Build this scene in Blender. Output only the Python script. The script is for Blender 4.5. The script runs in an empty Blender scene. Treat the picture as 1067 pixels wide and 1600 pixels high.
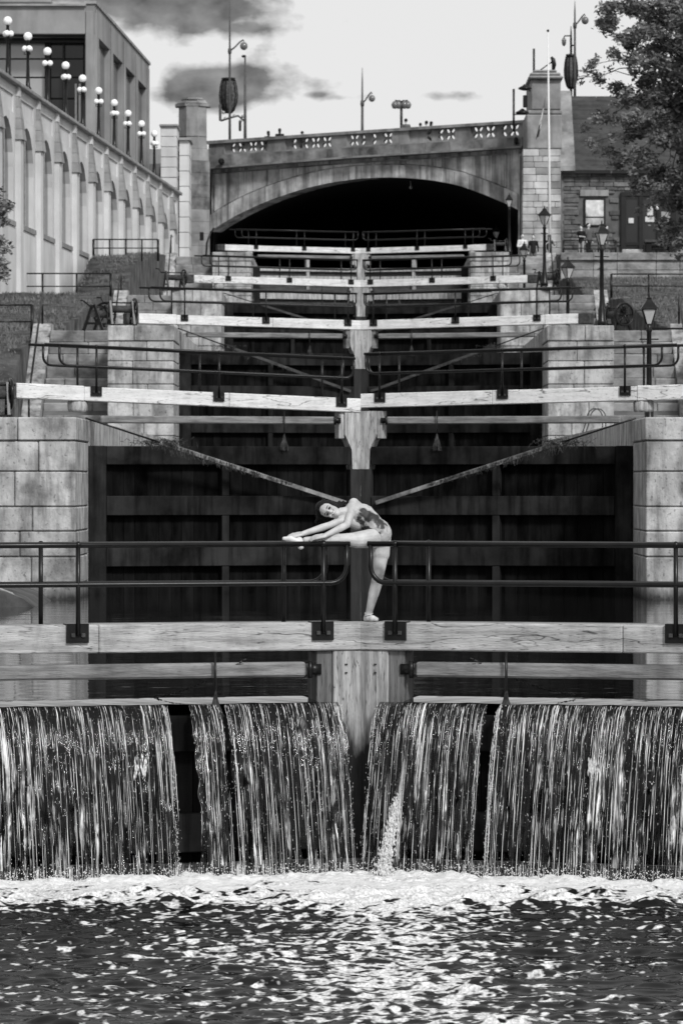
import bpy, bmesh, math, random
import numpy as np
from mathutils import Vector, Matrix
random.seed(7); rng = np.random.default_rng(5)
S = bpy.context.scene
COL = S.collection
F = 7034.0; VX = 563.5; VY = 758.0; CZ = 3.65
def P(px, py, Y): return Vector(((px-VX)*Y/F, Y, CZ+(VY-py)*Y/F))
# ------------------------------------------------------------------ camera
cd = bpy.data.cameras.new('camera'); cam = bpy.data.objects.new('camera', cd); COL.objects.link(cam)
cam.location = (0, 0, CZ); cam.rotation_euler = (math.radians(90), 0, 0)
cd.sensor_fit = 'HORIZONTAL'; cd.sensor_width = 36; cd.lens = F/1067*36
cd.shift_x = -(VX-533.5)/1067; cd.shift_y = -(800-VY)/1067
cd.clip_start = 1; cd.clip_end = 6000
cd.dof.use_dof = True; cd.dof.focus_distance = 42.6; cd.dof.aperture_fstop = 14
S.camera = cam
S.render.resolution_x = 682; S.render.resolution_y = 1024
S.view_settings.view_transform = 'Standard'; S.view_settings.look = 'None'
S.view_settings.exposure = 0.0; S.view_settings.gamma = 1
S.view_settings.use_curve_mapping = False
# ------------------------------------------------------------------ sky
SUNV = Vector((0.40, -0.74, 0.68)).normalized()
W = bpy.data.worlds.new('World'); S.world = W; W.use_nodes = True
wt = W.node_tree; wt.nodes.clear()
def N(t, typ, **k):
    n = t.nodes.new(typ)
    for a, b in k.items(): setattr(n, a, b)
    return n
def mth(t, op, a, b=None, c=None, clamp=False):
    n = N(t, 'ShaderNodeMath', operation=op); n.use_clamp = clamp
    for i, v in enumerate((a, b, c)):
        if v is None: continue
        if isinstance(v, (int, float)): n.inputs[i].default_value = v
        else: t.links.new(v, n.inputs[i])
    return n.outputs[0]
def build_world():
    t = wt; L = t.links.new
    sky = N(t, 'ShaderNodeTexSky', sky_type='NISHITA'); sky.sun_disc = False
    sky.sun_elevation = math.asin(SUNV.z); sky.sun_rotation = math.atan2(SUNV.x, SUNV.y)
    sky.air_density = 1.0; sky.dust_density = 2.0
    bw = N(t, 'ShaderNodeRGBToBW'); L(sky.outputs[0], bw.inputs[0])
    tc = N(t, 'ShaderNodeTexCoord'); sp = N(t, 'ShaderNodeSeparateXYZ'); L(tc.outputs['Generated'], sp.inputs[0])
    x, y, z = sp.outputs
    # bright thin veil of high cloud over the whole sky
    veil = mth(t, 'MULTIPLY_ADD', bw.outputs[0], 0.35, 5.1)
    yy = mth(t, 'MAXIMUM', y, 0.05)
    u = mth(t, 'DIVIDE', x, yy); v = mth(t, 'DIVIDE', z, yy)
    cb = N(t, 'ShaderNodeCombineXYZ'); L(u, cb.inputs[0]); L(mth(t,'MULTIPLY', v, 1.5), cb.inputs[1])
    n1 = N(t, 'ShaderNodeTexNoise'); n1.inputs['Scale'].default_value = 70; n1.inputs['Detail'].default_value = 7; n1.inputs['Roughness'].default_value = .55
    L(cb.outputs[0], n1.inputs['Vector'])
    n2 = N(t, 'ShaderNodeTexNoise'); n2.inputs['Scale'].default_value = 120; n2.inputs['Detail'].default_value = 5
    L(cb.outputs[0], n2.inputs['Vector'])
    tot = None
    for (px, py, a, b, w) in [(300, 18, 95, 26, 1.0), (225, -5, 80, 30, .9), (375, 42, 42, 13, .8), (120, -30, 120, 30, .8),
                              (340, 134, 72, 22, 1.15), (290, 146, 38, 16, .8), (392, 148, 34, 10, .8), (330, 122, 38, 13, .5),
                              (495, 148, 22, 5, .42), (530, 152, 30, 5, .38), (735, 148, 30, 7, .27), (690, 150, 30, 5, .3), (780,130,40,6,.2)]:
        du = mth(t, 'MULTIPLY', mth(t, 'ADD', u, -(px-VX)/F), F/a)
        dv = mth(t, 'MULTIPLY', mth(t, 'ADD', v, -(VY-py)/F), F/b)
        r = mth(t, 'MULTIPLY', mth(t, 'ADD', mth(t, 'MULTIPLY', du, du), mth(t, 'MULTIPLY', dv, dv)), .55)
        g = mth(t, 'MULTIPLY', mth(t, 'EXPONENT', mth(t, 'MULTIPLY', r, -1.0)), w)
        tot = g if tot is None else mth(t, 'MAXIMUM', tot, g)
    nn = mth(t, 'MULTIPLY', mth(t, 'ADD', n1.outputs[0], -0.5), 1.65)
    m = mth(t, 'MULTIPLY', mth(t, 'ADD', mth(t, 'ADD', tot, nn), -0.16), 2.6, clamp=True)
    m = mth(t, 'MULTIPLY', m, mth(t, 'MULTIPLY', mth(t, 'GREATER_THAN', y, 0.06), mth(t, 'GREATER_THAN', tot, 0.02)))
    m = mth(t, 'MULTIPLY', m, mth(t, 'MULTIPLY_ADD', n2.outputs[0], .7, .50), clamp=True)
    # the same broken cloud over the rest of the sky
    n3 = N(t, 'ShaderNodeTexNoise'); n3.inputs['Scale'].default_value = 5; n3.inputs['Detail'].default_value = 8
    mp = N(t, 'ShaderNodeMapping'); mp.inputs['Scale'].default_value = (1, 1, 2.5); mp.inputs['Location'].default_value = (3.3, 1.2, 0)
    L(tc.outputs['Generated'], mp.inputs[0]); L(mp.outputs[0], n3.inputs['Vector'])
    mg = mth(t, 'MULTIPLY', mth(t, 'ADD', n3.outputs[0], -0.54), 4.0, clamp=True)
    far = mth(t, 'MULTIPLY', mth(t, 'ADD', z, -0.13), 6.0, clamp=True)
    mg = mth(t, 'MULTIPLY', mg, far)
    mm = mth(t, 'MAXIMUM', m, mth(t,'MULTIPLY', mg, .8))
    dark = mth(t, 'MULTIPLY_ADD', mm, -0.86, 1.0)
    col = mth(t, 'MULTIPLY', veil, dark)
    bg = N(t, 'ShaderNodeBackground'); bg.inputs[1].default_value = 0.12
    L(col, bg.inputs[0]); out = N(t, 'ShaderNodeOutputWorld'); L(bg.outputs[0], out.inputs[0])
build_world()
sd = bpy.data.lights.new('sun', 'SUN'); so = bpy.data.objects.new('sun', sd); COL.objects.link(so)
sd.energy = 3.0; sd.angle = math.radians(9); sd.color = (1, 1, 1)
so.rotation_euler = SUNV.to_track_quat('Z', 'Y').to_euler()
# ------------------------------------------------------------------ materials
MATS = {}
def mat(name, c, lo=.7, hi=1.2, sc=2.0, st=(1, 1, 1), rough=.85, bump=.25, bsc=None, streak=0., ssc=(5, 5, .35), per=0., spec=.3, metal=0., wet=None, spots=0., emit=0., bdist=.02, crack=None):
    if name in MATS: return MATS[name]
    m = bpy.data.materials.new(name); m.use_nodes = True; t = m.node_tree; L = t.links.new
    bs = t.nodes['Principled BSDF']
    g = N(t, 'ShaderNodeNewGeometry')
    def noise(scale, stretch, det=6, r=.6):
        mp = N(t, 'ShaderNodeMapping'); mp.inputs['Scale'].default_value = stretch; L(g.outputs['Position'], mp.inputs[0])
        n = N(t, 'ShaderNodeTexNoise'); n.inputs['Scale'].default_value = scale; n.inputs['Detail'].default_value = det; n.inputs['Roughness'].default_value = r
        L(mp.outputs[0], n.inputs['Vector']); return n.outputs[0]
    n1 = noise(sc, st); 
    mr = N(t, 'ShaderNodeMapRange'); mr.inputs[1].default_value = .33; mr.inputs[2].default_value = .67
    mr.inputs[3].default_value = c*lo; mr.inputs[4].default_value = c*hi; L(n1, mr.inputs[0])
    v = mr.outputs[0]
    if per:
        oi = N(t, 'ShaderNodeObjectInfo')
        v = mth(t, 'MULTIPLY', v, mth(t, 'MULTIPLY_ADD', oi.outputs['Random'], per*2, 1-per))
    if streak:
        n2 = noise(1.0, ssc, 5)
        k = mth(t, 'MULTIPLY', mth(t, 'ADD', n2, -.47), 5.5, clamp=True)
        v = mth(t, 'MULTIPLY', v, mth(t, 'MULTIPLY_ADD', k, -streak, 1))
    if spots:
        n4 = noise(sc*7, st, 3); k = mth(t, 'MULTIPLY', mth(t, 'ADD', n4, -.6), 12, clamp=True)
        v = mth(t, 'MULTIPLY', v, mth(t, 'MULTIPLY_ADD', k, -spots, 1))
    if crack:
        n5 = noise(1.0, crack, 4, .5); k = mth(t, 'SUBTRACT', 1.0, mth(t, 'MULTIPLY', mth(t, 'ABSOLUTE', mth(t, 'ADD', n5, -.5)), 130), clamp=True)
        n6 = noise(.8, (1, 1, 1), 2); k = mth(t, 'MULTIPLY', k, mth(t, 'MULTIPLY', mth(t, 'ADD', n6, -.34), 8, clamp=True))
        v = mth(t, 'MULTIPLY', v, mth(t, 'MULTIPLY_ADD', k, -.85, 1))
    rg = rough
    if wet:
        sp = N(t, 'ShaderNodeSeparateXYZ'); L(g.outputs['Position'], sp.inputs[0])
        nz = noise(1.0, (9, 9, 2.0), 5)
        zz = mth(t, 'ADD', sp.outputs[2], mth(t, 'MULTIPLY_ADD', nz, -wet[2], wet[2]*.5))
        k = N(t, 'ShaderNodeMapRange'); k.inputs[1].default_value = wet[0]; k.inputs[2].default_value = wet[1]
        k.inputs[3].default_value = wet[3]; k.inputs[4].default_value = 1; L(zz, k.inputs[0])
        v = mth(t, 'MULTIPLY', v, k.outputs[0])
    L(v, bs.inputs['Base Color'])
    bs.inputs['Roughness'].default_value = rough; bs.inputs['Specular IOR Level'].default_value = spec; bs.inputs['Metallic'].default_value = metal
    if bump:
        b = N(t, 'ShaderNodeBump'); b.inputs['Strength'].default_value = bump; b.inputs['Distance'].default_value = bdist
        L(noise(bsc or sc*6, st, 5), b.inputs['Height']); L(b.outputs[0], bs.inputs['Normal'])
    if emit:
        bs.inputs['Emission Color'].default_value = (1, 1, 1, 1); bs.inputs['Emission Strength'].default_value = emit
    MATS[name] = m; return m
M_PAINT = mat('white_paint', .70, .78, 1.08, 1.6, (1, 1, 9), .6, .4, 14, streak=.16, ssc=(4, 4, 2), spots=.6, crack=(.5, .5, 3.2))
M_PAINTOLD = mat('worn_white_paint', .41, .58, 1.18, 1.8, (.8, .8, 9), .65, .5, 11, streak=.25, ssc=(5,5,2.0), spots=.75, crack=(.55, .55, 3.4))
M_IRON = mat('black_iron', .006, .7, 1.6, 8, rough=.32, bump=.05, spec=.25)
M_RUST = mat('rusty_iron', .028, .5, 2.2, 9, rough=.8, bump=.3)
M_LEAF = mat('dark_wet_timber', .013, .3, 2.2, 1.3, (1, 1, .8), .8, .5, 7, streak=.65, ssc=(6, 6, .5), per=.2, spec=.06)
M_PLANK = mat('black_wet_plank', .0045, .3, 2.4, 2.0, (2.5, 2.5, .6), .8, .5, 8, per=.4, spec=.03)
M_TIMB = mat('grey_timber', .20, .55, 1.35, 1.5, (1.2, 1.2, 12), .75, .5, 9, streak=.3, ssc=(3,3,2), spots=.4)
M_TIMBD = mat('dark_timber', .05, .5, 1.5, 1.5, (1.2, 1.2, 10), .75, .5, 9)
M_POST = mat('worn_post_wood', .27, .28, 1.6, 2.5, (6, 6, .45), .7, .8, 4, spots=.7, wet=(1.12, 1.5, 1.3, .03), crack=(9, 9, .7))
M_POSTF = mat('pale_post_wood', .38, .4, 1.35, 2.5, (6, 6, .6), .7, .6, 8, spots=.6, crack=(9, 9, .7))
M_POSTDK = mat('slimy_post_wood', .018, .5, 1.6, 2.5, (4, 4, .6), .7, .5, 8)
M_STONE = mat('canal_stone', .41, .45, 1.25, 2.2, (1, 1, .8), .9, .9, 12, streak=.5, ssc=(4.5, 4.5, .7), per=.16, spots=.5, wet=(1.66, 1.92, .25, .12))
M_STEP = mat('step_stone', .25, .45, 1.35, 1.3, (1, 1, 2), .9, .5, 12, streak=.35, ssc=(2, 2, 2), per=.15)
M_WALL = mat('limestone_ashlar', .55, .82, 1.10, .5, rough=.9, bump=.2, bsc=8, streak=.12, ssc=(2, 2, .12), per=.04)
M_CAP = mat('weathered_cap_stone', .26, .7, 1.2, 1.2, rough=.9, per=.12)
M_BRIDGE = mat('bridge_stone', .45, .45, 1.35, .9, rough=.92, bump=.5, bsc=6, streak=.62, ssc=(3.2, 3.2, .22), per=.22)
M_BRIDGED = mat('stained_bridge_stone', .20, .3, 1.6, 1.0, rough=.92, bump=.4, bsc=6, streak=.5, ssc=(.8, .8, .25), per=.12)
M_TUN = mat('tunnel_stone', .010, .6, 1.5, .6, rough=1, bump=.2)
M_TOWER = mat('tower_stone', .24, .6, 1.3, .9, rough=.92, bump=.4, bsc=6, streak=.4, ssc=(1.6, 1.6, .2), per=.1)
M_LIGHTST = mat('pale_tower_stone', .42, .6, 1.2, 1.0, rough=.9, bump=.4, streak=.3, ssc=(2, 2, .3), per=.25)
M_CONC = mat('office_concrete', .25, .75, 1.2, .35, rough=.9, bump=.2, streak=.18, ssc=(1.2, 1.2, .15), per=.06)
M_GLASSD = mat('dark_window_glass', .015, .6, 1.5, .4, rough=.12, bump=0, spec=.4)
M_GLASSL = mat('pale_reflection_glass', .32, .8, 1.1, .3, rough=.12, bump=0, spec=.8, per=.15)  # reflection put into the light grey pane colour
M_FRAME = mat('dark_window_frame', .010, rough=.5, bump=0)
M_GRASS = mat('grass', .085, .4, 1.7, 1.2, rough=1, bump=1, bsc=22, bdist=.08, spec=.05)
M_GRASSD = mat('shaded_grass', .035, .5, 1.6, 1.2, rough=1, bump=1, bsc=22, bdist=.08, spec=.05)
M_BLADE = mat('grass_blade', .12, .5, 1.6, .8, rough=.9, bump=0, spec=.1)
M_GROUND = mat('ground_earth', .12, .7, 1.2, 1, rough=1)
M_HOUSE = mat('rubble_stone', .12, .5, 1.4, 2.5, rough=.95, bump=.5, bsc=10, per=.4)
M_MORTAR = mat('mortar', .11, rough=1)
M_ROOF = mat('roof_shingle', .048, .65, 1.35, 1.6, (1, 1, 3), .9, .5, 9, per=.18)
M_WEED = mat('water_weed', .035, .4, 2.2, 12, rough=.9)
M_LEAFG = mat('tree_foliage', .125, .30, 1.9, .9, rough=.6, bump=0, spec=.35)
M_BARK = mat('bark', .05, .5, 1.5, 6, (1, 1, .3), .95, .6)
M_SKIN = mat('skin', .50, .95, 1.05, 4, rough=.55, bump=0, spec=.35)
M_SKIN2 = mat('stage_skin', .46, .70, 1.15, 8, rough=.5, bump=.12, bsc=60, spec=.3, bdist=.004)  # mottled tone stands in for muscle shading on the legs
M_HAIR = mat('dark_hair', .006, .4, 2.2, 30, (3, 3, 1), .5, .4, spec=.12)
M_SHOE = mat('satin_shoe', .62, .85, 1.05, 20, rough=.4, bump=.1)
M_WHITEC = mat('white_cotton', .62, .9, 1.05, 5, rough=.9, bump=.1)
M_BLACKC = mat('black_cotton', .012, .8, 1.3, 5, rough=.95, bump=.1)
M_GREYC = mat('grey_cotton', .10, .8, 1.2, 5, rough=.95, bump=.1)
M_LIGHTC = mat('pale_cotton', .30, .8, 1.2, 5, rough=.95, bump=.1)
M_GLOBE = mat('opal_glass', .86, .97, 1.02, 2, rough=.25, bump=0, spec=.5)
M_LAMPG = mat('grey_lamp_glass', .13, .8, 1.2, 4, rough=.2, bump=0, spec=.6)
M_LANT = mat('lantern_pane', .42, .8, 1.1, 5, rough=.25, bump=0, spec=.5)
M_POLE = mat('grey_metal', .06, .8, 1.3, 5, rough=.5, bump=0)
M_FLAGP = mat('white_flagpole', .66, .95, 1.03, 3, rough=.5, bump=0)
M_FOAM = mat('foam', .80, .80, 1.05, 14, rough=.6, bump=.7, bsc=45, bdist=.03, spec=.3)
M_DROP = mat('water_drops', .75, .85, 1.05, 14, rough=.15, bump=0, spec=.8)
M_SILL = mat('wet_sill_stone', .36, .35, 1.45, 5.0, rough=.35, bump=1, bsc=16, spots=.5, streak=.5, ssc=(14, 14, 3))
M_ROPE = mat('rope', .30, .7, 1.2, 30, rough=.9)
M_PAPER = mat('notice_paper', .6, .8, 1.05, 10, rough=.8)
M_LEOT = None
M_DKST = mat('algae_dark_stone', .06, .4, 1.7, 2, rough=.8, bump=.5, bsc=10, per=.2)

def leotard_mat():
    m = bpy.data.materials.new('patterned_leotard'); m.use_nodes = True; t = m.node_tree; L = t.links.new
    bs = t.nodes['Principled BSDF']; g = N(t, 'ShaderNodeNewGeometry')
    n = N(t, 'ShaderNodeTexNoise'); n.inputs['Scale'].default_value = 9; n.inputs['Detail'].default_value = 3; n.inputs['Distortion'].default_value = .8
    L(g.outputs['Position'], n.inputs['Vector'])
    r = N(t, 'ShaderNodeValToRGB'); e = r.color_ramp.elements
    e[0].position = .46; e[0].color = (.012, .012, .012, 1); e[1].position = .64; e[1].color = (.40, .40, .40, 1)
    a = e.new(.49); a.color = (.07, .07, .07, 1)
    a = e.new(.53); a.color = (.26, .26, .26, 1)
    vd = N(t, 'ShaderNodeVectorMath', operation='DISTANCE'); L(g.outputs['Position'], vd.inputs[0]); vd.inputs[1].default_value = tuple(P(420+652/4.104, 750+285/4.104, 42.62))
    far_ = mth(t, 'MULTIPLY', mth(t, 'MAXIMUM', mth(t, 'ADD', vd.outputs['Value'], -.07), 0), 1.1)
    L(mth(t, 'ADD', n.outputs[0], mth(t, 'ADD', far_, -.045)), r.inputs[0]); L(r.outputs[0], bs.inputs['Base Color']); bs.inputs['Roughness'].default_value = .6
    return m
M_LEOT = leotard_mat()

def water_mat(name, foam, bumps, base=.012, rough=.03, cov=.5):
    m = bpy.data.materials.new(name); m.use_nodes = True; t = m.node_tree; L = t.links.new
    bs = t.nodes['Principled BSDF']; g = N(t, 'ShaderNodeNewGeometry')
    bs.inputs['Base Color'].default_value = (base,)*3+(1,); bs.inputs['Roughness'].default_value = rough; bs.inputs['IOR'].default_value = 1.33
    bs.inputs['Specular IOR Level'].default_value = .5 if not foam else .28
    h = None
    for (sc, st, w) in bumps:
        mp = N(t, 'ShaderNodeMapping'); mp.inputs['Scale'].default_value = st; L(g.outputs['Position'], mp.inputs[0])
        n = N(t, 'ShaderNodeTexNoise'); n.inputs['Scale'].default_value = sc; n.inputs['Detail'].default_value = 3; L(mp.outputs[0], n.inputs['Vector'])
        q = mth(t, 'MULTIPLY', n.outputs[0], w); h = q if h is None else mth(t, 'ADD', h, q)
    b = N(t, 'ShaderNodeBump'); b.inputs['Strength'].default_value = 1; b.inputs['Distance'].default_value = 1
    L(h, b.inputs['Height']); L(b.outputs[0], bs.inputs['Normal'])
    if foam:
        out = t.nodes['Material Output']
        fb = N(t, 'ShaderNodeBsdfPrincipled'); fb.inputs['Base Color'].default_value = (.8, .8, .8, 1); fb.inputs['Roughness'].default_value = .55
        def nz(sc, st, det, rr=.6, dist=0):
            mp = N(t, 'ShaderNodeMapping'); mp.inputs['Scale'].default_value = st; L(g.outputs['Position'], mp.inputs[0])
            n = N(t, 'ShaderNodeTexNoise'); n.inputs['Scale'].default_value = sc; n.inputs['Detail'].default_value = det
            n.inputs['Roughness'].default_value = rr; n.inputs['Distortion'].default_value = dist
            L(mp.outputs[0], n.inputs['Vector']); return n.outputs[0]
        a = nz(8.5, (.60, .50, 1), 2, .55, .2); d = nz(20, (.62, .50, 1), 1, .5, .2); c = nz(.55, (1.0, .35, 1), 2)
        sp = N(t, 'ShaderNodeSeparateXYZ'); L(g.outputs['Position'], sp.inputs[0])
        # drifting foam, plus sky reflections painted as pale flecks, most in the middle band
        xx = mth(t, 'ADD', sp.outputs[0], -.28); band = mth(t, 'EXPONENT', mth(t, 'MULTIPLY', mth(t, 'MULTIPLY', xx, xx), -1.8))
        near = mth(t, 'EXPONENT', mth(t, 'MULTIPLY', mth(t, 'SUBTRACT', 39.6, sp.outputs[1]), -1.6))
        near = mth(t, 'MINIMUM', near, 1.0)
        th = mth(t, 'MULTIPLY_ADD', c, .22, mth(t, 'MULTIPLY_ADD', band, .09, mth(t, 'MULTIPLY', near, .16)))
        s = mth(t, 'ADD', mth(t, 'MULTIPLY_ADD', a, .55, mth(t, 'MULTIPLY', d, .45)), th)
        k = mth(t, 'MULTIPLY', mth(t, 'ADD', s, -cov), 14, clamp=True)
        fm = mth(t, 'MULTIPLY_ADD', nz(40, (1, .4, 1), 2), 1.3, -.02, clamp=True); L(fm, fb.inputs['Base Color'])
        gl = N(t, 'ShaderNodeBsdfGlossy'); gl.inputs['Roughness'].default_value = .04; gl.inputs['Color'].default_value = (.48, .48, .48, 1); L(b.outputs[0], gl.inputs['Normal'])
        df = N(t, 'ShaderNodeBsdfDiffuse'); df.inputs['Color'].default_value = (.006, .006, .006, 1)
        fr = N(t, 'ShaderNodeFresnel'); fr.inputs['IOR'].default_value = 1.33; L(b.outputs[0], fr.inputs['Normal'])
        m0 = N(t, 'ShaderNodeMixShader'); L(mth(t, 'MULTIPLY', fr.outputs[0], 1.0), m0.inputs[0]); L(df.outputs[0], m0.inputs[1]); L(gl.outputs[0], m0.inputs[2])
        mx = N(t, 'ShaderNodeMixShader'); L(k, mx.inputs[0]); L(m0.outputs[0], mx.inputs[1]); L(fb.outputs[0], mx.inputs[2]); L(mx.outputs[0], out.inputs[0])
    return m
M_WLOW = water_mat('lower_water', True, [(5, (1, .6, 1), .0030)], cov=.664)
M_WUP = water_mat('pool_water', False, [(1.2, (.5, 1.3, 1), .0075), (4, (.4, .9, 1), .0016)], rough=.03)
M_WLIP = water_mat('lip_water', False, [(3, (.6, .6, 1), .004)], rough=.04)
M_WPOND = water_mat('chamber_water', False, [(2, (.5, 2, 1), .006)], rough=.03)

def falls_mat():
    m = bpy.data.materials.new('falling_water'); m.use_nodes = True; t = m.node_tree; L = t.links.new
    bs = t.nodes['Principled BSDF']; out = t.nodes['Material Output']
    uv = N(t, 'ShaderNodeUVMap'); uv.uv_map = 'flow'
    def nz(st, det=3, dist=0, rr=.6, loc=(0, 0, 0)):
        mp = N(t, 'ShaderNodeMapping'); mp.inputs['Scale'].default_value = st; mp.inputs['Location'].default_value = loc; L(uv.outputs[0], mp.inputs[0])
        n = N(t, 'ShaderNodeTexNoise'); n.inputs['Scale'].default_value = 1; n.inputs['Detail'].default_value = det; n.inputs['Distortion'].default_value = dist
        n.inputs['Roughness'].default_value = rr
        L(mp.outputs[0], n.inputs['Vector']); return n.outputs[0]
    sp = N(t, 'ShaderNodeSeparateXYZ'); L(uv.outputs[0], sp.inputs[0]); V = sp.outputs[1]
    a = nz((34, .55, 1), 3); b = nz((95, 2.0, 1), 3); c = nz((5.5, .9, 1), 3); d = nz((14, 9, 1), 4, .8); e = nz((210, 7, 1), 2)
    s = mth(t, 'ADD', mth(t, 'MULTIPLY', a, .34), mth(t, 'MULTIPLY', b, .42))
    s = mth(t, 'ADD', s, mth(t, 'MULTIPLY_ADD', c, .30, mth(t, 'MULTIPLY', e, .34)))
    low = mth(t, 'MULTIPLY', mth(t, 'ADD', V, -.35), 1.5, clamp=True)
    s = mth(t, 'ADD', s, mth(t, 'MULTIPLY', mth(t, 'ADD', d, -.5), mth(t, 'MULTIPLY', low, .40)))
    k = mth(t, 'MULTIPLY', mth(t, 'ADD', s, -.738), 13, clamp=True)
    blot = nz((10, 7, 1), 3, .5, .6, (3, 7, 0)); bk = mth(t, 'MULTIPLY', mth(t, 'ADD', blot, -.47), 12, clamp=True)
    k = mth(t, 'MULTIPLY', k, mth(t, 'SUBTRACT', 1.0, mth(t, 'MULTIPLY', mth(t, 'MULTIPLY', mth(t, 'ADD', V, -.5), 4, clamp=True), mth(t, 'MULTIPLY', bk, .85))))
    lip = mth(t, 'MULTIPLY', mth(t, 'ADD', V, -.0), 14, clamp=True)
    k = mth(t, 'MULTIPLY', k, lip)
    fb = N(t, 'ShaderNodeBsdfPrincipled'); fb.inputs['Base Color'].default_value = (.78, .78, .78, 1); fb.inputs['Roughness'].default_value = .35
    bs.inputs['Base Color'].default_value = (.008, .008, .008, 1); bs.inputs['Roughness'].default_value = .08; bs.inputs['IOR'].default_value = 1.33
    bp = N(t, 'ShaderNodeBump'); bp.inputs['Strength'].default_value = .9; bp.inputs['Distance'].default_value = .012
    L(mth(t, 'ADD', mth(t, 'MULTIPLY', b, .7), mth(t, 'MULTIPLY', d, .6)), bp.inputs['Height']); L(bp.outputs[0], bs.inputs['Normal']); L(bp.outputs[0], fb.inputs['Normal'])
    mx = N(t, 'ShaderNodeMixShader'); L(k, mx.inputs[0]); L(bs.outputs[0], mx.inputs[1]); L(fb.outputs[0], mx.inputs[2])
    # the sheet tears open further down
    tear = mth(t, 'ADD', mth(t, 'MULTIPLY', d, .6), mth(t, 'MULTIPLY', a, .4))
    lim = mth(t, 'MULTIPLY_ADD', mth(t, 'MAXIMUM', mth(t, 'ADD', V, -.38), 0), .26, .365)
    op = mth(t, 'MULTIPLY', mth(t, 'SUBTRACT', lim, tear), 14, clamp=True)
    base_t = mth(t, 'MULTIPLY', mth(t, 'SUBTRACT', 1.0, k), .25)
    tf = mth(t, 'MAXIMUM', op, base_t)
    tr = N(t, 'ShaderNodeBsdfTransparent'); m2 = N(t, 'ShaderNodeMixShader'); L(tf, m2.inputs[0]); L(mx.outputs[0], m2.inputs[1]); L(tr.outputs[0], m2.inputs[2])
    L(m2.outputs[0], out.inputs[0]); return m
M_FALLS = falls_mat()

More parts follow.
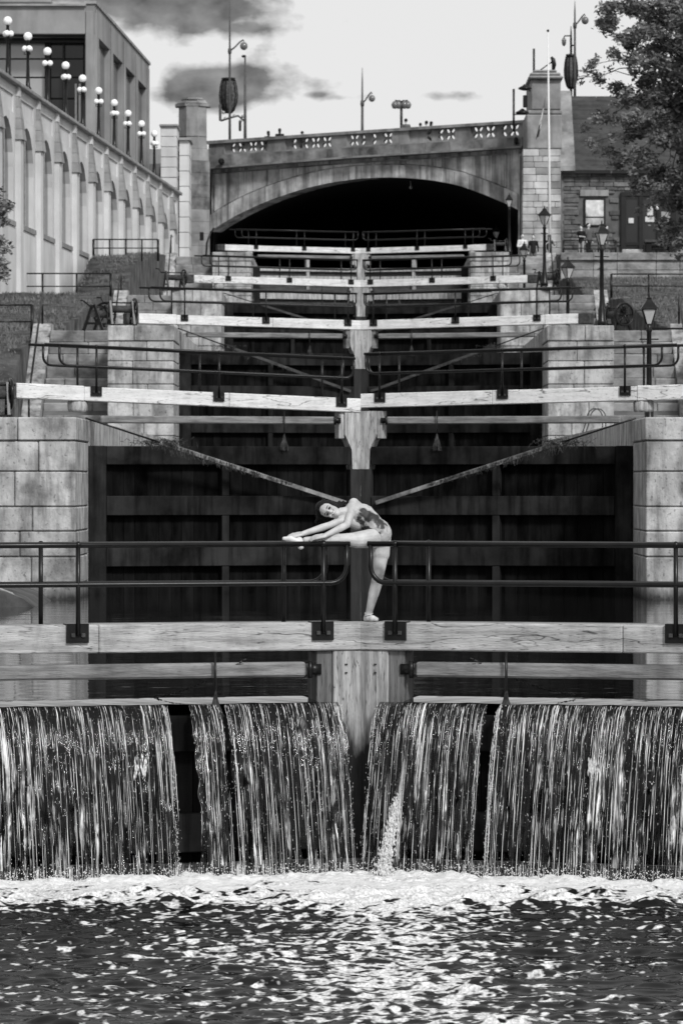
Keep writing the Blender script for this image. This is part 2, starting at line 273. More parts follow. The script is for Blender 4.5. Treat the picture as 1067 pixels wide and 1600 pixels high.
# ------------------------------------------------------------------ geometry helpers
def sc(Y): return F/Y
class MB:
    def __init__(s, fn=None): s.v = []; s.f = []; s.fn = fn; s.smooth = False
    def add(s, vs, fs):
        b = len(s.v); s.v += [Vector(v) for v in vs]; s.f += [tuple(i+b for i in q) for q in fs]; return s
    def box(s, x0, y0, z0, x1, y1, z1, bv=0, j=0):
        if bv:
            b = bv; vs = []; 
            bm = bmesh.new(); bmesh.ops.create_cube(bm, size=1)
            for v in bm.verts: v.co = Vector(((x0+x1)/2+v.co.x*(x1-x0), (y0+y1)/2+v.co.y*(y1-y0), (z0+z1)/2+v.co.z*(z1-z0)))
            bmesh.ops.bevel(bm, geom=bm.edges[:], offset=min(b, abs(x1-x0)*.4, abs(y1-y0)*.4, abs(z1-z0)*.4), segments=1, affect='EDGES')
            bm.verts.index_update()
            s.add([v.co.copy()+Vector([random.uniform(-j, j) for _ in range(3)]) for v in bm.verts], [[v.index for v in f.verts] for f in bm.faces]); bm.free(); return s
        vs = [(x0,y0,z0),(x1,y0,z0),(x1,y1,z0),(x0,y1,z0),(x0,y0,z1),(x1,y0,z1),(x1,y1,z1),(x0,y1,z1)]
        return s.add(vs, [(3,2,1,0),(4,5,6,7),(0,1,5,4),(1,2,6,5),(2,3,7,6),(3,0,4,7)])
    def beam(s, a, b, w, h, up=(0, 0, 1)):
        a = Vector(a); b = Vector(b); d = (b-a).normalized(); up = Vector(up)
        r = d.cross(up)
        if r.length < 1e-4: r = d.cross(Vector((0, 1, 0)))
        r.normalize(); u = r.cross(d)
        vs = [p+r*i*w/2+u*k*h/2 for p in (a, b) for (i, k) in ((-1,-1),(1,-1),(1,1),(-1,1))]
        return s.add(vs, [(0,1,2,3),(7,6,5,4),(0,4,5,1),(1,5,6,2),(2,6,7,3),(3,7,4,0)])
    def tube(s, pts, r, n=8, cap=True):
        s.smooth = True
        pts = [Vector(p) for p in pts]; rs = r if isinstance(r, (list, tuple)) else [r]*len(pts)
        prev = None; vs = []; fs = []
        for i, p in enumerate(pts):
            d = (pts[min(i+1, len(pts)-1)]-pts[max(i-1, 0)]).normalized()
            if prev is None:
                a = d.cross(Vector((0, 0, 1)))
                if a.length < .1: a = d.cross(Vector((0, 1, 0)))
            else:
                a = prev - d*prev.dot(d)
            a.normalize(); prev = a; c = d.cross(a)
            for k in range(n):
                t = 2*math.pi*k/n; vs.append(p+(a*math.cos(t)+c*math.sin(t))*rs[i])
        for i in range(len(pts)-1):
            for k in range(n): fs.append((i*n+k, i*n+(k+1)%n, (i+1)*n+(k+1)%n, (i+1)*n+k))
        if cap: fs += [tuple(range(n))[::-1], tuple((len(pts)-1)*n+k for k in range(n))]
        return s.add(vs, fs)
    def lathe(s, prof, c=(0, 0, 0), n=12, smooth=True, rot=0):
        if smooth: s.smooth = True
        c = Vector(c); vs = []; fs = []
        for (r, z) in prof:
            for k in range(n):
                t = 2*math.pi*(k+.5)/n+rot; vs.append(c+Vector((r*math.cos(t), r*math.sin(t), z)))
        m = len(prof)
        for i in range(m-1):
            for k in range(n): fs.append((i*n+k, i*n+(k+1)%n, (i+1)*n+(k+1)%n, (i+1)*n+k))
        fs += [tuple(range(n))[::-1], tuple((m-1)*n+k for k in range(n))]
        return s.add(vs, fs)
    def ball(s, c, r, nu=12, nv=8, sx=(1, 1, 1)):
        s.smooth = True
        prof = [(math.sin(math.pi*i/nv), -math.cos(math.pi*i/nv)) for i in range(nv+1)]
        prof[0] = (.02, -1); prof[-1] = (.02, 1); c = Vector(c)
        m = MB().lathe(prof, n=nu)
        return s.add([c+Vector((v.x*sx[0], v.y*sx[1], v.z*sx[2]))*r for v in m.v], m.f)
    def prism(s, poly, vec):
        n = len(poly); vec = Vector(vec); vs = [Vector(p) for p in poly]; vs += [p+vec for p in vs]
        fs = [tuple(range(n)), tuple(range(n, 2*n))[::-1]]+[(i, i+n, (i+1)%n+n, (i+1)%n) for i in range(n)]
        return s.add(vs, fs)
    def mesh(s, name, m=None, recalc=True):
        me = bpy.data.meshes.new(name); vs = [s.fn(v) for v in s.v] if s.fn else s.v
        me.from_pydata([tuple(v) for v in vs], [], s.f)
        if recalc:
            bm = bmesh.new(); bm.from_mesh(me); bmesh.ops.recalc_face_normals(bm, faces=bm.faces[:]); bm.to_mesh(me); bm.free()
        if s.smooth:
            me.polygons.foreach_set('use_smooth', [len(p.vertices) <= 4 for p in me.polygons])
        if m: me.materials.append(m)
        return me
def root(name, label, cat, loc=(0, 0, 0), group=None, rz=0):
    o = bpy.data.objects.new(name, None); COL.objects.link(o); o.location = loc; o.rotation_euler = (0, 0, rz)
    o.empty_display_size = .1; tag(o, label, cat, group); return o
def tag(o, label=None, cat=None, group=None, kind=None):
    if label: o['label'] = label
    if cat: o['category'] = cat
    if group: o['group'] = group
    if kind: o['kind'] = kind
    return o
def part(name, mb, m, parent=None, kind=None, label=None):
    me = mb if isinstance(mb, bpy.types.Mesh) else mb.mesh(name, m)
    o = bpy.data.objects.new(name, me); COL.objects.link(o)
    if parent is not None:
        o.parent = parent
        if parent.type == 'EMPTY':
            o.matrix_parent_inverse = (Matrix.Translation(parent.location) @ parent.rotation_euler.to_matrix().to_4x4()).inverted()
    if kind: o['kind'] = kind
    if label: o['label'] = label
    return o
def struct(name, mb, m): return part(name, mb, m, None, 'structure')
KIDS = {}
def kids(o): return [c for c in COL.objects if c.parent == o]
def dup(r, loc, rz=0, label=None, scale=None):
    if r.name not in KIDS: KIDS[r.name] = [(c, [g for g in kids(c)]) for c in kids(r)]
    n = r.copy(); COL.objects.link(n); n.location = loc; n.rotation_euler = (0, 0, rz)
    if scale: n.scale = (scale,)*3 if isinstance(scale, (int, float)) else scale
    if label: n['label'] = label
    for c, gs in KIDS[r.name]:
        d = c.copy(); COL.objects.link(d); d.parent = n
        for g in gs: e = g.copy(); COL.objects.link(e); e.parent = d
    return n
def rb(a, b, t): return a+(b-a)*t

# ------------------------------------------------------------------ key levels
YM = [0, 42.6, 84.2, 125.6, 166.7, 210.6]           # mitre of each gate
YH = [y-1.6 for y in YM]                            # heels
BT = [0, 2.35, 5.30, 8.25, 11.25, 14.75]            # beam top heights
LV = [0, 1.72, 4.85, 7.93, 10.65, 14.30]            # quay levels
YF = [0, 37.3]+[YH[i]-3.7 for i in range(2, 6)]     # front of each pier
PX = 5.0; PW = 6.77; SW = 8.6

# ground sheet, banks
def terr(Y, side, X=30):
    if side < 0 and abs(X) > 11.02 and 171 < Y: return 10.6
    z = terr0(Y, side)
    for n in range(1, 3):
        if YF[n] <= Y < YF[n+1]+1 and z > LV[n]:
            near = min(1, max(0, (YF[n+1]+.6-Y)/7)); w = min(1, max(0, (abs(X)-9.1)/2.0)); z -= (z-LV[n])*near*(1-w)
    return z
def terr0(Y, side):
    pts = [(-20, 1.9), (70, 1.9), (78, 4.7), (90, 4.85), (124, 7.6), (133, 8.0), (160, 10.45), (171, 10.6), (184, 13.0), (192, 13.3), (206, 14.25), (226, 14.9), (400, 15.2)]
    if side > 0: pts = [(-20, 1.9), (70, 1.9), (78, 4.7), (90, 4.85), (124, 7.7), (130, 7.95), (160, 10.3), (176, 10.7), (195, 12.6), (207.4, 13.1), (207.6, 14.3), (217, 14.6), (222, 14.95), (400, 15.2)]
    for (a, za), (b, zb) in zip(pts, pts[1:]):
        if a <= Y <= b: return za+(zb-za)*(Y-a)/(b-a)
    return pts[-1][1]
g = MB(); g.box(-3000, 36, -4.6, 3000, 3000, -4.5); struct('ground', g, M_GROUND)
for side in (-1, 1):
    xs = [SW+.5, 9.2, 9.8, 10.5, 11.0, 11.05, 12, 13, 14.5, 17, 22, 40, 90]; ys = sorted(set([-20, 20, 60]+[60+i*1.6 for i in range(110)]+[207.3, 207.7, 240, 300, 400]))
    vs = []; 
    for y in ys:
        for x in xs:
            b = (math.sin(x*1.7+y*.31)+math.sin(y*.83-x))*.05 if 80 < y < 207 else 0
            vs.append((side*x, y, terr(y, side, x)+b))
    fs = []
    nx = len(xs)
    for i in range(len(ys)-1):
        for j in range(nx-1): fs.append((i*nx+j, i*nx+j+1, (i+1)*nx+j+1, (i+1)*nx+j))
    b0 = len(vs)
    for y in ys: vs.append((side*xs[0], y, -4.5))
    for i in range(len(ys)-1): fs.append((i*nx, (i+1)*nx, b0+i+1, b0+i))
    mbt = MB(); mbt.add(vs, fs); mbt.smooth = True
    struct('grass_bank', mbt, M_GRASS if side < 0 else M_GRASS)
    # grass blades on the visible banks
    bl = MB(); q = []; fq = []
    cnt = 26000
    X = rng.uniform(SW+.6, 15.5, cnt); Y = rng.uniform(84, 208, cnt); H = rng.uniform(.05, .17, cnt); A = rng.uniform(0, 3.14, cnt)
    for i in range(cnt):
        x, y, h, a = X[i], Y[i], H[i], A[i]; z = terr(y, side, x)-.02
        c, s_ = math.cos(a)*.035, math.sin(a)*.035; x *= side
        k = len(q); lx = rng.uniform(-.06, .06)
        q += [(x-c, y-s_, z), (x+c, y+s_, z), (x+lx, y, z+h)]; fq.append((k, k+1, k+2))
    me = bpy.data.meshes.new('bank_grass'); me.from_pydata(q, [], fq); me.materials.append(M_BLADE)
    o = part('bank_grass', me, None); tag(o, 'short mown grass on the %s bank beside the lock steps' % ('left' if side < 0 else 'right'), 'grass', kind='stuff')

# quay masses (lock side walls)
for side in (-1, 1):
    q = MB()
    for n in range(1, 6):
        y0 = YF[n]+(3.65 if n > 1 else 0); y1 = YF[n+1]+.3 if n < 5 else 300
        if n == 1:
            q.box(side*PX, y0, -4.5, side*(PW-.02), 45, LV[n]-.02*n*.1); q.box(side*PW, y0, -4.5, side*(SW+.52), 45, LV[n]-.012)
            q.box(side*7.6, 45, -4.5, side*(SW+.52), y1, LV[n]-.02); continue
        q.box(side*PX, y0, -4.5, side*(PW-.02), y1, LV[n]-.02*n*.1)
        ys0 = YF[n]+ (4.6 if n > 1 else 0); ys1 = YF[n+1]+3.0 if n < 5 else 300
        q.box(side*(PW+.0), ys0, -4.5, side*(SW+.52), ys1, LV[n]-.012)
    struct('lock_side_wall', q, M_STONE)

# piers of coursed stone
def pier(n, side):
    nm = 'left' if side < 0 else 'right'
    which = {2: 'nearest the waterfall gate', 3: 'second from the waterfall', 4: 'third from the waterfall', 5: 'just before the bridge'}[n]
    r = root('stone_pier', 'pale streaked block pier on the %s of the lock, %s' % (nm, which), 'stone pier', (side*5.9, YF[n], LV[n-1]), 'stone piers at the lock gates')
    z = LV[n]; hs = [.42, .54, .62, .43, .45, .5, .5, .5]; i = 0
    zb = LV[n-1]-.4
    while z > zb+.05:
        h = hs[i % 8]; z0 = max(zb, z-h)
        cuts = [PX, PX+ (.72 if i % 2 else 1.05)+random.uniform(-.1, .1), PW]
        for k in range(2):
            b = MB(); pr = .04 if i == 0 else random.uniform(-.008, .008)
            x0, x1 = cuts[k]+.006, cuts[k+1]-.006
            if k == 0: x0 = PX - pr*.5
            bb = .07 if k == 0 else .014
            x0, x1 = (side*x0, side*x1)
            b.box(min(x0, x1), YF[n]-pr, z0+.007, max(x0, x1), YF[n]+1.9, z-.007, bv=.02)
            part('stone_block', b, M_STONE, r)
            if k == 0:
                b = MB(); b.box(min(x0, x1), YF[n]+1.912, z0+.007, max(x0, x1), YF[n]+3.7, z-.007, bv=.02); part('stone_block', b, M_STONE, r)
        z = z0; i += 1
    c = MB(); c.box(side*(PX+.03), YF[n]+.04, zb, side*(PW-.03), YF[n]+3.66, LV[n]-.03); part('core', c, M_MORTAR, r)
    return r
for n in range(2, 6):
    for side in (-1, 1): pier(n, side)

# steps beside each pier
def steps(n, side):
    nm = 'left' if side < 0 else 'right'
    which = {2: 'lowest, beside the nearest pier', 3: 'second up, beside the iron winch', 4: 'third up, under the grass bank', 5: 'uppermost, below the bridge'}[n]
    r = root('stone_steps', 'flight of long stone steps on the %s, %s' % (nm, which), 'steps', (side*7.7, YF[n]+1, LV[n-1]), 'stone steps up the lock flight')
    N_ = 9; rise = (LV[n]-LV[n-1])/N_
    for i in range(N_):
        y0 = YF[n]+.6+i*.44; zt = LV[n-1]+rise*(i+1)
        cut = SW-.9+random.uniform(-.5, .5)
        for a, b_ in ((PW+.01, cut-.006), (cut+.006, SW-.01)):
            b = MB(); x0, x1 = sorted((side*a, side*b_)); b.box(x0, y0-.03, zt-rise+.012, x1, y0+.5, zt, bv=.025, j=.004); part('step', b, M_STEP, r)
    b = MB(); b.prism([(side*(PW+.02), YF[n]+.66, LV[n-1]-.5), (side*(PW+.02), YF[n]+.66, LV[n-1]+.25), (side*(PW+.02), YF[n]+4.5, LV[n]-.1), (side*(PW+.02), YF[n]+4.6, LV[n-1]-.5)], (side*(SW-PW-.04), 0, 0)); part('core', b, M_MORTAR, r)
    # sloping cheek wall
    k = MB(); xa = side*(SW+.0)
    k.prism([(xa, YF[n]-.3, LV[n-1]-.6), (xa, YF[n]-.3, LV[n-1]+.32), (xa, YF[n]+4.9, LV[n]+.22), (xa, YF[n]+6.0, LV[n]+.22), (xa, YF[n]+6.0, LV[n-1]-.6)], (side*.5, 0, 0))
    part('cheek_wall', k, M_STONE, r)
    # iron handrail up the cheek
    h = MB(); h.tube([(side*(SW+.25), YF[n]-.2, LV[n-1]+1.2), (side*(SW+.25), YF[n]+4.9, LV[n]+1.05), (side*(SW+.25), YF[n]+6.5, LV[n]+1.05)], .028)
    h.tube([(side*(SW+.25), YF[n]-.2, LV[n-1]+.3), (side*(SW+.25), YF[n]-.2, LV[n-1]+1.2)], .028)
    h.tube([(side*(SW+.25), YF[n]+4.9, LV[n]+.2), (side*(SW+.25), YF[n]+4.9, LV[n]+1.05)], .028)
    part('handrail', h, M_IRON, r)
for n in range(2, 6):
    for side in (-1, 1): steps(n, side)

# ------------------------------------------------------------------ lock gates
ALPHA = math.atan(1.6/5); CA, SA = math.cos(ALPHA), math.sin(ALPHA)
SLOPE = {1: (0, 0), 2: (.036, .020), 3: (.018, .018), 4: (.014, .014), 5: (.008, .012)}
ZOFF = {2: (-.03, .06)}
ORD = {1: 'nearest gate above the falls', 2: 'second gate behind the dancer', 3: 'third gate up', 4: 'fourth gate up', 5: 'farthest gate under the bridge'}
def leaf(n, side):
    slope = SLOPE[n][0 if side < 0 else 1]; zo = ZOFF.get(n, (0, 0))[0 if side < 0 else 1]
    zb = BT[n]+zo
    def fn(v):   # leaf frame, sloping with the balance beam
        if v.x < .02 and v.z < .02 and -.02 < v.y < .38: return Vector((side*.0006, YM[n]-v.x*SA+v.y*CA+v.y*SA*SA/CA, zb+v.z))
        return Vector((side*(v.x*CA+0*v.y) + (-side*v.y*-SA if 0 else side*v.y*SA), YM[n]-v.x*SA+v.y*CA, zb+v.z+slope*v.x))
    def fl(v):   # leaf frame, level
        if v.x < .02 and v.z < -.2: return Vector((side*.0006, YM[n]-v.x*SA+v.y*CA+v.y*SA*SA/CA, BT[n]+v.z))
        return Vector((side*(v.x*CA)+side*v.y*SA, YM[n]-v.x*SA+v.y*CA, BT[n]+v.z))
    nm = 'left' if side < 0 else 'right'
    r = root('lock_gate_leaf', '%s timber lock gate leaf with %s beam, %s' % (nm, 'worn cracked white' if n == 1 else 'white', ORD[n]), 'lock gate', (0, YM[n], BT[n]-.9), 'timber lock gate leaves')
    near = n <= 2
    pm = M_PAINTOLD if n == 1 else M_PAINT
    bh = .262
    b = MB(fn); BL_ = {1: (6.5, 6.5), 2: (6.6, 6.5), 3: (6.4, 6.27), 4: (6.4, 6.4), 5: (6.6, 6.1)}[n][0 if side < 0 else 1]
    b.box(.004, 0, -bh, 2.55, .36, 0, bv=.012); b.box(2.553, 0.002, -bh, 5.32, .358, -.001, bv=.012); b.box(5.323, -.012, -bh-.004, BL_, .37, .012, bv=.014)
    o = part('balance_beam', b, pm, r)
    if n > 1:
        b = MB(fn); b.box(BL_+.002, -.02, -bh-.02, BL_+.35, .38, .02, bv=.02); part('iron_end_cap', b, M_RUST, r)
    # brackets with bolts
    pos = [.38, 2.76, 5.1] if not (n == 1 and side > 0) else [.35, 3.07, 5.2]
    rear = [p+.25 for p in pos]
    if n == 1: rear[0] = pos[0]+(.26 if side < 0 else .20)
    for p in pos:
        b = MB(fn); b.box(p-.105, -.028, -.165, p+.105, .0, .004); b.box(p-.105, -.028, .002, p+.105, .12, .014); br = part('bracket', b, M_IRON, r)
        b = MB(fn)
        for k in (-.048, .048):
            b.box(p+k-.02, -.05, -.115, p+k+.02, -.028, -.075, bv=.006); 
            part('bolt', b, M_RUST, br); b = MB(fn)
    # twin handrails
    H1 = .745; H0 = .375; rr = .026
    def rail(y, xs, posts, drop, xi, xo, name):
        b = MB(fn); R = .16
        arc = lambda cx, cz, a0, a1: [(cx+R*math.cos(math.radians(a0+(a1-a0)*i/6)), y, cz+R*math.sin(math.radians(a0+(a1-a0)*i/6))) for i in range(7)]
        top = [(xi, y, H1), (xo+.28, y, H1-.005)]
        b.tube(top, rr); 
        low = [(xi+.03, y, H1)] + arc(xi+.03+R, H0+R, 180, 270) + arc(xo-R, H0+R, 270, 360) + [(xo, y, H1)]
        b.tube(low, rr*.92)
        q = part(name, b, M_IRON, r)
        for p in posts:
            c = MB(fn); c.tube([(p, y, -.10), (p, y, H1)], rr*.86); c.ball((p, y, H1), rr*1.35, 8, 6); part('post', c, M_IRON, q)
    xi = (.12, .19) if side < 0 else (.08, .0)
    rail(-.035, None, pos, 0, xi[0], 5.80, 'handrail')
    rail(.40, None, rear, 0, xi[1], 6.0, 'handrail')
    # footboards between rails
    b = MB(fn); b.box(.05, .365, -.05, 5.9, .62, -.0); part('footboard', b, M_TIMB, r)
    # lower rubbing timber
    b = MB(fl); b.box(.46 if n != 1 else .53, .02, -.51, 5.0, .2, -.37, bv=.02); part('rubbing_timber', b, M_TIMB if n != 4 else M_TIMBD, r)
    b = MB(fl); b.box(.38, .03, -.49, .50, .14, -.39); b.tube([(.5, .0, -.52), (.5, .0, -.36)], .022); part('strap_hinge', b, M_IRON, r)
    # meeting post, heel post
    if n == 1:
        b = MB(fl); b.box(.006, .02, -2.6, .262, .36, -.262, bv=.012); part('meeting_post', b, M_POST, r)
        b = MB(fl); b.box(.264, .05, -.80, .42, .34, -.262, bv=.01); part('post_cheek', b, mat('dark_cheek_wood', .10, .4, 1.6, 2.5, (6, 6, .45), .7, .8, 4, spots=.7, crack=(9, 9, .7)), r)  # cheek wood is a darker grey than the meeting post
        b = MB(fl); b.box(.264, .07, -2.6, .335, .33, -.802, bv=.01); part('post_foot', b, M_POSTDK, r)
        for zz_ in (-.40, -.48):
            b = MB(fl); b.lathe([(.014, 0), (.014, .01)], (.14, .012, zz_), 6); part('bolt_hole', b, M_IRON, r)
    else:
        zz = -1.35 if n < 5 else -1.6
        b = MB(fl); b.prism([(.006, .02, -.262-.0), (.30, .02, -.262), (.30, .02, -.70), (.17, .02, -.98), (.15, .02, zz), (.006, .02, zz-.0)], (0, .34, 0)); part('meeting_post', b, M_POSTF, r)
        b = MB(fl); b.box(.302, .06, -.78, .41, .32, -.262, bv=.01); part('post_cheek', b, M_POSTF if n != 3 else M_TIMB, r)
        b = MB(fl); b.box(.006, .03, -4.6, .19, .35, zz-.002, bv=.01); part('post_foot', b, M_POSTDK, r)
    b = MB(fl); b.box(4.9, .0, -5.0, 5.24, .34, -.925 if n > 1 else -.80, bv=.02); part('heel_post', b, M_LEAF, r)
    if n > 1:
        b = MB(fn); b.lathe([(.17, -.47), (.19, -.42), (.19, -.30), (.17, -.264)], (5.4, .18, 0), 10); part('heel_collar', b, M_POSTF, r)
    # framed leaf body
    top = -.93 if n > 1 else -.86
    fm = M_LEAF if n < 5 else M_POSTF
    rails = [(top-.34, top), (top-1.28, top-.92), (top-2.22, top-1.86), (top-3.1, top-2.78)] if n < 5 else [(top-.20, top-.04), (top-.60, top-.42), (top-1.5, top-1.2)]
    for (a, c) in rails:
        b = MB(fl); b.box(.20, .0, a, 4.9, .30, c, bv=.012, j=.003); part('frame_rail', b, fm, r)
    for x in ((2.55,) if n < 5 else (2.5,)):
        for (a, c) in zip(rails, rails[1:]):
            b = MB(fl); b.box(x, .012, c[1]+.001, x+.14, .28, a[0]-.001, bv=.008); part('frame_stile', b, M_LEAF if n < 5 else fm, r)
        if n == 5:
            b = MB(fl); b.box(x, .012, top, x+.15, .28, -.5); part('frame_stile', b, fm, r)
    x = .22; zbm = rails[-1][0]-.4
    while x < 4.88:
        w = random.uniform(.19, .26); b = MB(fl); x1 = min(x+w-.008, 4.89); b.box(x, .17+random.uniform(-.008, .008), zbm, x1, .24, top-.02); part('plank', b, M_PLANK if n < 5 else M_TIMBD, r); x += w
    # sluice rod with hanging weed
    rx = 1.44 if n == 1 else 1.5
    if n < 5:
        b = MB(fl); b.tube([(rx, -.03, -.262), (rx, -.04, top+.1)], .013, 6); rod = part('sluice_rod', b, M_IRON, r)
        b = MB(fl)
        for k in range(70 if near else 20):
            a = random.uniform(0, 6.28); q = random.random(); t = random.uniform(.03, .10)
            b.tube([(rx+math.cos(a)*.008, -.04+math.sin(a)*.01, top+.24-q*.1), (rx+math.cos(a)*t*.45, -.04+math.sin(a)*t*.3, top+.10), (rx+math.cos(a)*t, -.05+math.sin(a)*t*.4, top-random.uniform(.0, .09))], [.004, .006, .003], 3)
        b.smooth = False
        part('weed', b, M_WEED, r, kind='stuff')
    if n == 1:   # chain lying from the rod
        b = MB(fl); s0 = 1.44
        p0 = Vector((1.15, -.02, -.34)) if side < 0 else Vector((1.1, -.02, -.33)); p1 = Vector((1.92, .5, -.72)) if side < 0 else Vector((1.95, .5, -.68))
        for k in range(26):
            t = k/25; p = p0.lerp(p1, t)+Vector((0, 0, -.05*math.sin(math.pi*t))); d = (p1-p0).normalized()
            b.tube([p-d*.016, p+d*.016], [.010 if k % 2 else .006]*2, 5)
        part('chain', b, M_RUST, r)
    # diagonal tie bar in front of the leaf
    if n in (2, 3, 4):
        b = MB(); 
        e0 = Vector((side*5.0, YF[n]+2.9, LV[n]+.02)); e1 = fl(Vector((.32, -.06, -1.98)))
        mid = e0.lerp(e1, .28); 
        b.tube([e0, mid], .018, 6); 
        b2 = MB(); b2.beam(mid, e1, .06, .075)
        part('tie_rod', b, M_IRON, r); tb = part('tie_bar', b2, M_TIMBD if n > 2 else mat('scuffed_bar', .075, .2, 4.2, 2.6, (1, 1, 1), .7, .4, spots=.5), r)
        if near or n == 3:
            b = MB()
            for k in range(260 if n == 2 else 60):
                t = random.random()**.8; p = mid.lerp(e1, t*.7)+Vector((random.uniform(-.05, .05), -.04, .03)); l = random.uniform(.02, .2)*(1.3-t)
                b.tube([p, p+Vector((random.uniform(-.03, .03), -.005, -l*.6)), p+Vector((random.uniform(-.05, .05), 0, -l))], [.004, .006, .002], 3)
            for k in range(260 if n == 2 else 90):
                p = mid+Vector((random.gauss(0, .22), random.gauss(0, .03), random.gauss(.01, .03))); b.tube([p, p+Vector((random.uniform(-.09, .09), .02, random.uniform(-.12, .05)))], .005, 3)
            b.smooth = False
            part('hanging_weed', b, M_WEED, tb, kind='stuff')
    return fl, fn
LF = {}
for n in range(5, 0, -1):
    for side in (-1, 1): LF[(n, side)] = leaf(n, side)

# long ragged cracks in the worn beams (thin dark grooves cut a few mm into the face)
# diamond plate on the second gate's right post
fl = LF[(2, 1)][0]

# ------------------------------------------------------------------ water
def grid_obj(name, xs, ys, zf, m, kind='structure'):
    X, Y = np.meshgrid(xs, ys); Z = zf(X, Y); nx = len(xs); ny = len(ys)
    v = np.stack([X, Y, Z], -1).reshape(-1, 3); i = np.arange((ny-1)*(nx-1)); r_ = i//(nx-1); c = i % (nx-1); a = r_*nx+c
    f = np.stack([a, a+1, a+nx+1, a+nx], -1)
    me = bpy.data.meshes.new(name); me.vertices.add(len(v)); me.vertices.foreach_set('co', v.ravel())
    me.loops.add(f.size); me.loops.foreach_set('vertex_index', f.ravel()); me.polygons.add(len(f))
    me.polygons.foreach_set('loop_start', np.arange(len(f))*4); me.polygons.foreach_set('loop_total', np.full(len(f), 4))
    me.update(calc_edges=True); me.validate(); me.polygons.foreach_set('use_smooth', np.ones(len(f), bool)); me.materials.append(m)
    o = bpy.data.objects.new(name, me); COL.objects.link(o)
    if kind: o['kind'] = kind
    return o
WAVES = []
for i in range(60):
    lam = rng.uniform(.15, .50) if i % 6 else rng.uniform(.5, .9); th = rng.normal(math.pi/2, .85); k = 2*math.pi/lam
    WAVES.append((k*math.cos(th), k*math.sin(th), rng.uniform(0, 6.28), .0049*lam**.95*rng.uniform(.5, 1.3)))
def waves(X, Y):
    Z = np.zeros_like(X)
    wx = X+.05*np.sin(3.1*Y+X); wy = Y+.08*np.sin(2.3*X+.7*Y)
    for kx, ky, ph, a in WAVES: Z += a*np.sin(kx*wx+ky*wy+ph)
    fade = np.clip((4.6-np.abs(X))/.6, 0, 1)*np.clip((Y-27)/.6, 0, 1)
    calm = 1+.9*np.exp(-((Y-39.7)/1.2)**2)
    # sharpen crests
    Z = Z*1.0
    Z = np.where(Z > 0, Z*1.5, Z*.6)
    return Z*fade*calm
xs = np.concatenate([[-400, -100, -40, -15, -8], np.arange(-4.8, 4.8, .021), [8, 15, 40, 100, 400]])
ys = np.concatenate([[-300, -80, -20, 10, 20], np.arange(26.5, 42.7, .026), [42.8]])
grid_obj('lower_water', xs, ys, waves, M_WLOW)
# pool between first and second gates
m = MB(); wz = CZ-2.01
yb = .50/CA
m.add([(-5, 41.0+yb, wz), (0, 42.6+yb, wz), (5, 41.0+yb, wz), (5, 45, wz), (7.6, 45, wz), (7.6, 84.4, wz), (-7.6, 84.4, wz), (-7.6, 45, wz), (-5, 45, wz)], [(0, 1, 2, 3, 4, 5, 6, 7, 8)])
struct('pool_water', m, M_WUP)
for n in range(2, 6):
    m = MB(); z = BT[n]-1.25; y1 = YM[n+1]+.1 if n < 5 else 300
    m.add([(-5, YH[n]+.4, z), (0, YM[n]+.35, z), (5, YH[n]+.4, z), (5, y1, z), (-5, y1, z)], [(0, 1, 2, 3, 4)]); struct('chamber_water', m, M_WPOND)
# sill stone at foot of the falls
sl = root('stone_sill', 'pale wet stone sill along the foot of the waterfall', 'sill', (0, 40.9, 0))
for side in (-1, 1):
    x = .0; fl = LF[(1, side)][0]
    while x < 5.1:
        w = random.uniform(.7, 1.3); b = MB(fl); b.box(x, -.50+random.uniform(-.02, .02), -2.9, min(5.2, x+w-.012), -.002, .12-BT[1]+random.uniform(-.012, .012), bv=.02, j=.006); part('stone_block', b, M_SILL, sl); x += w
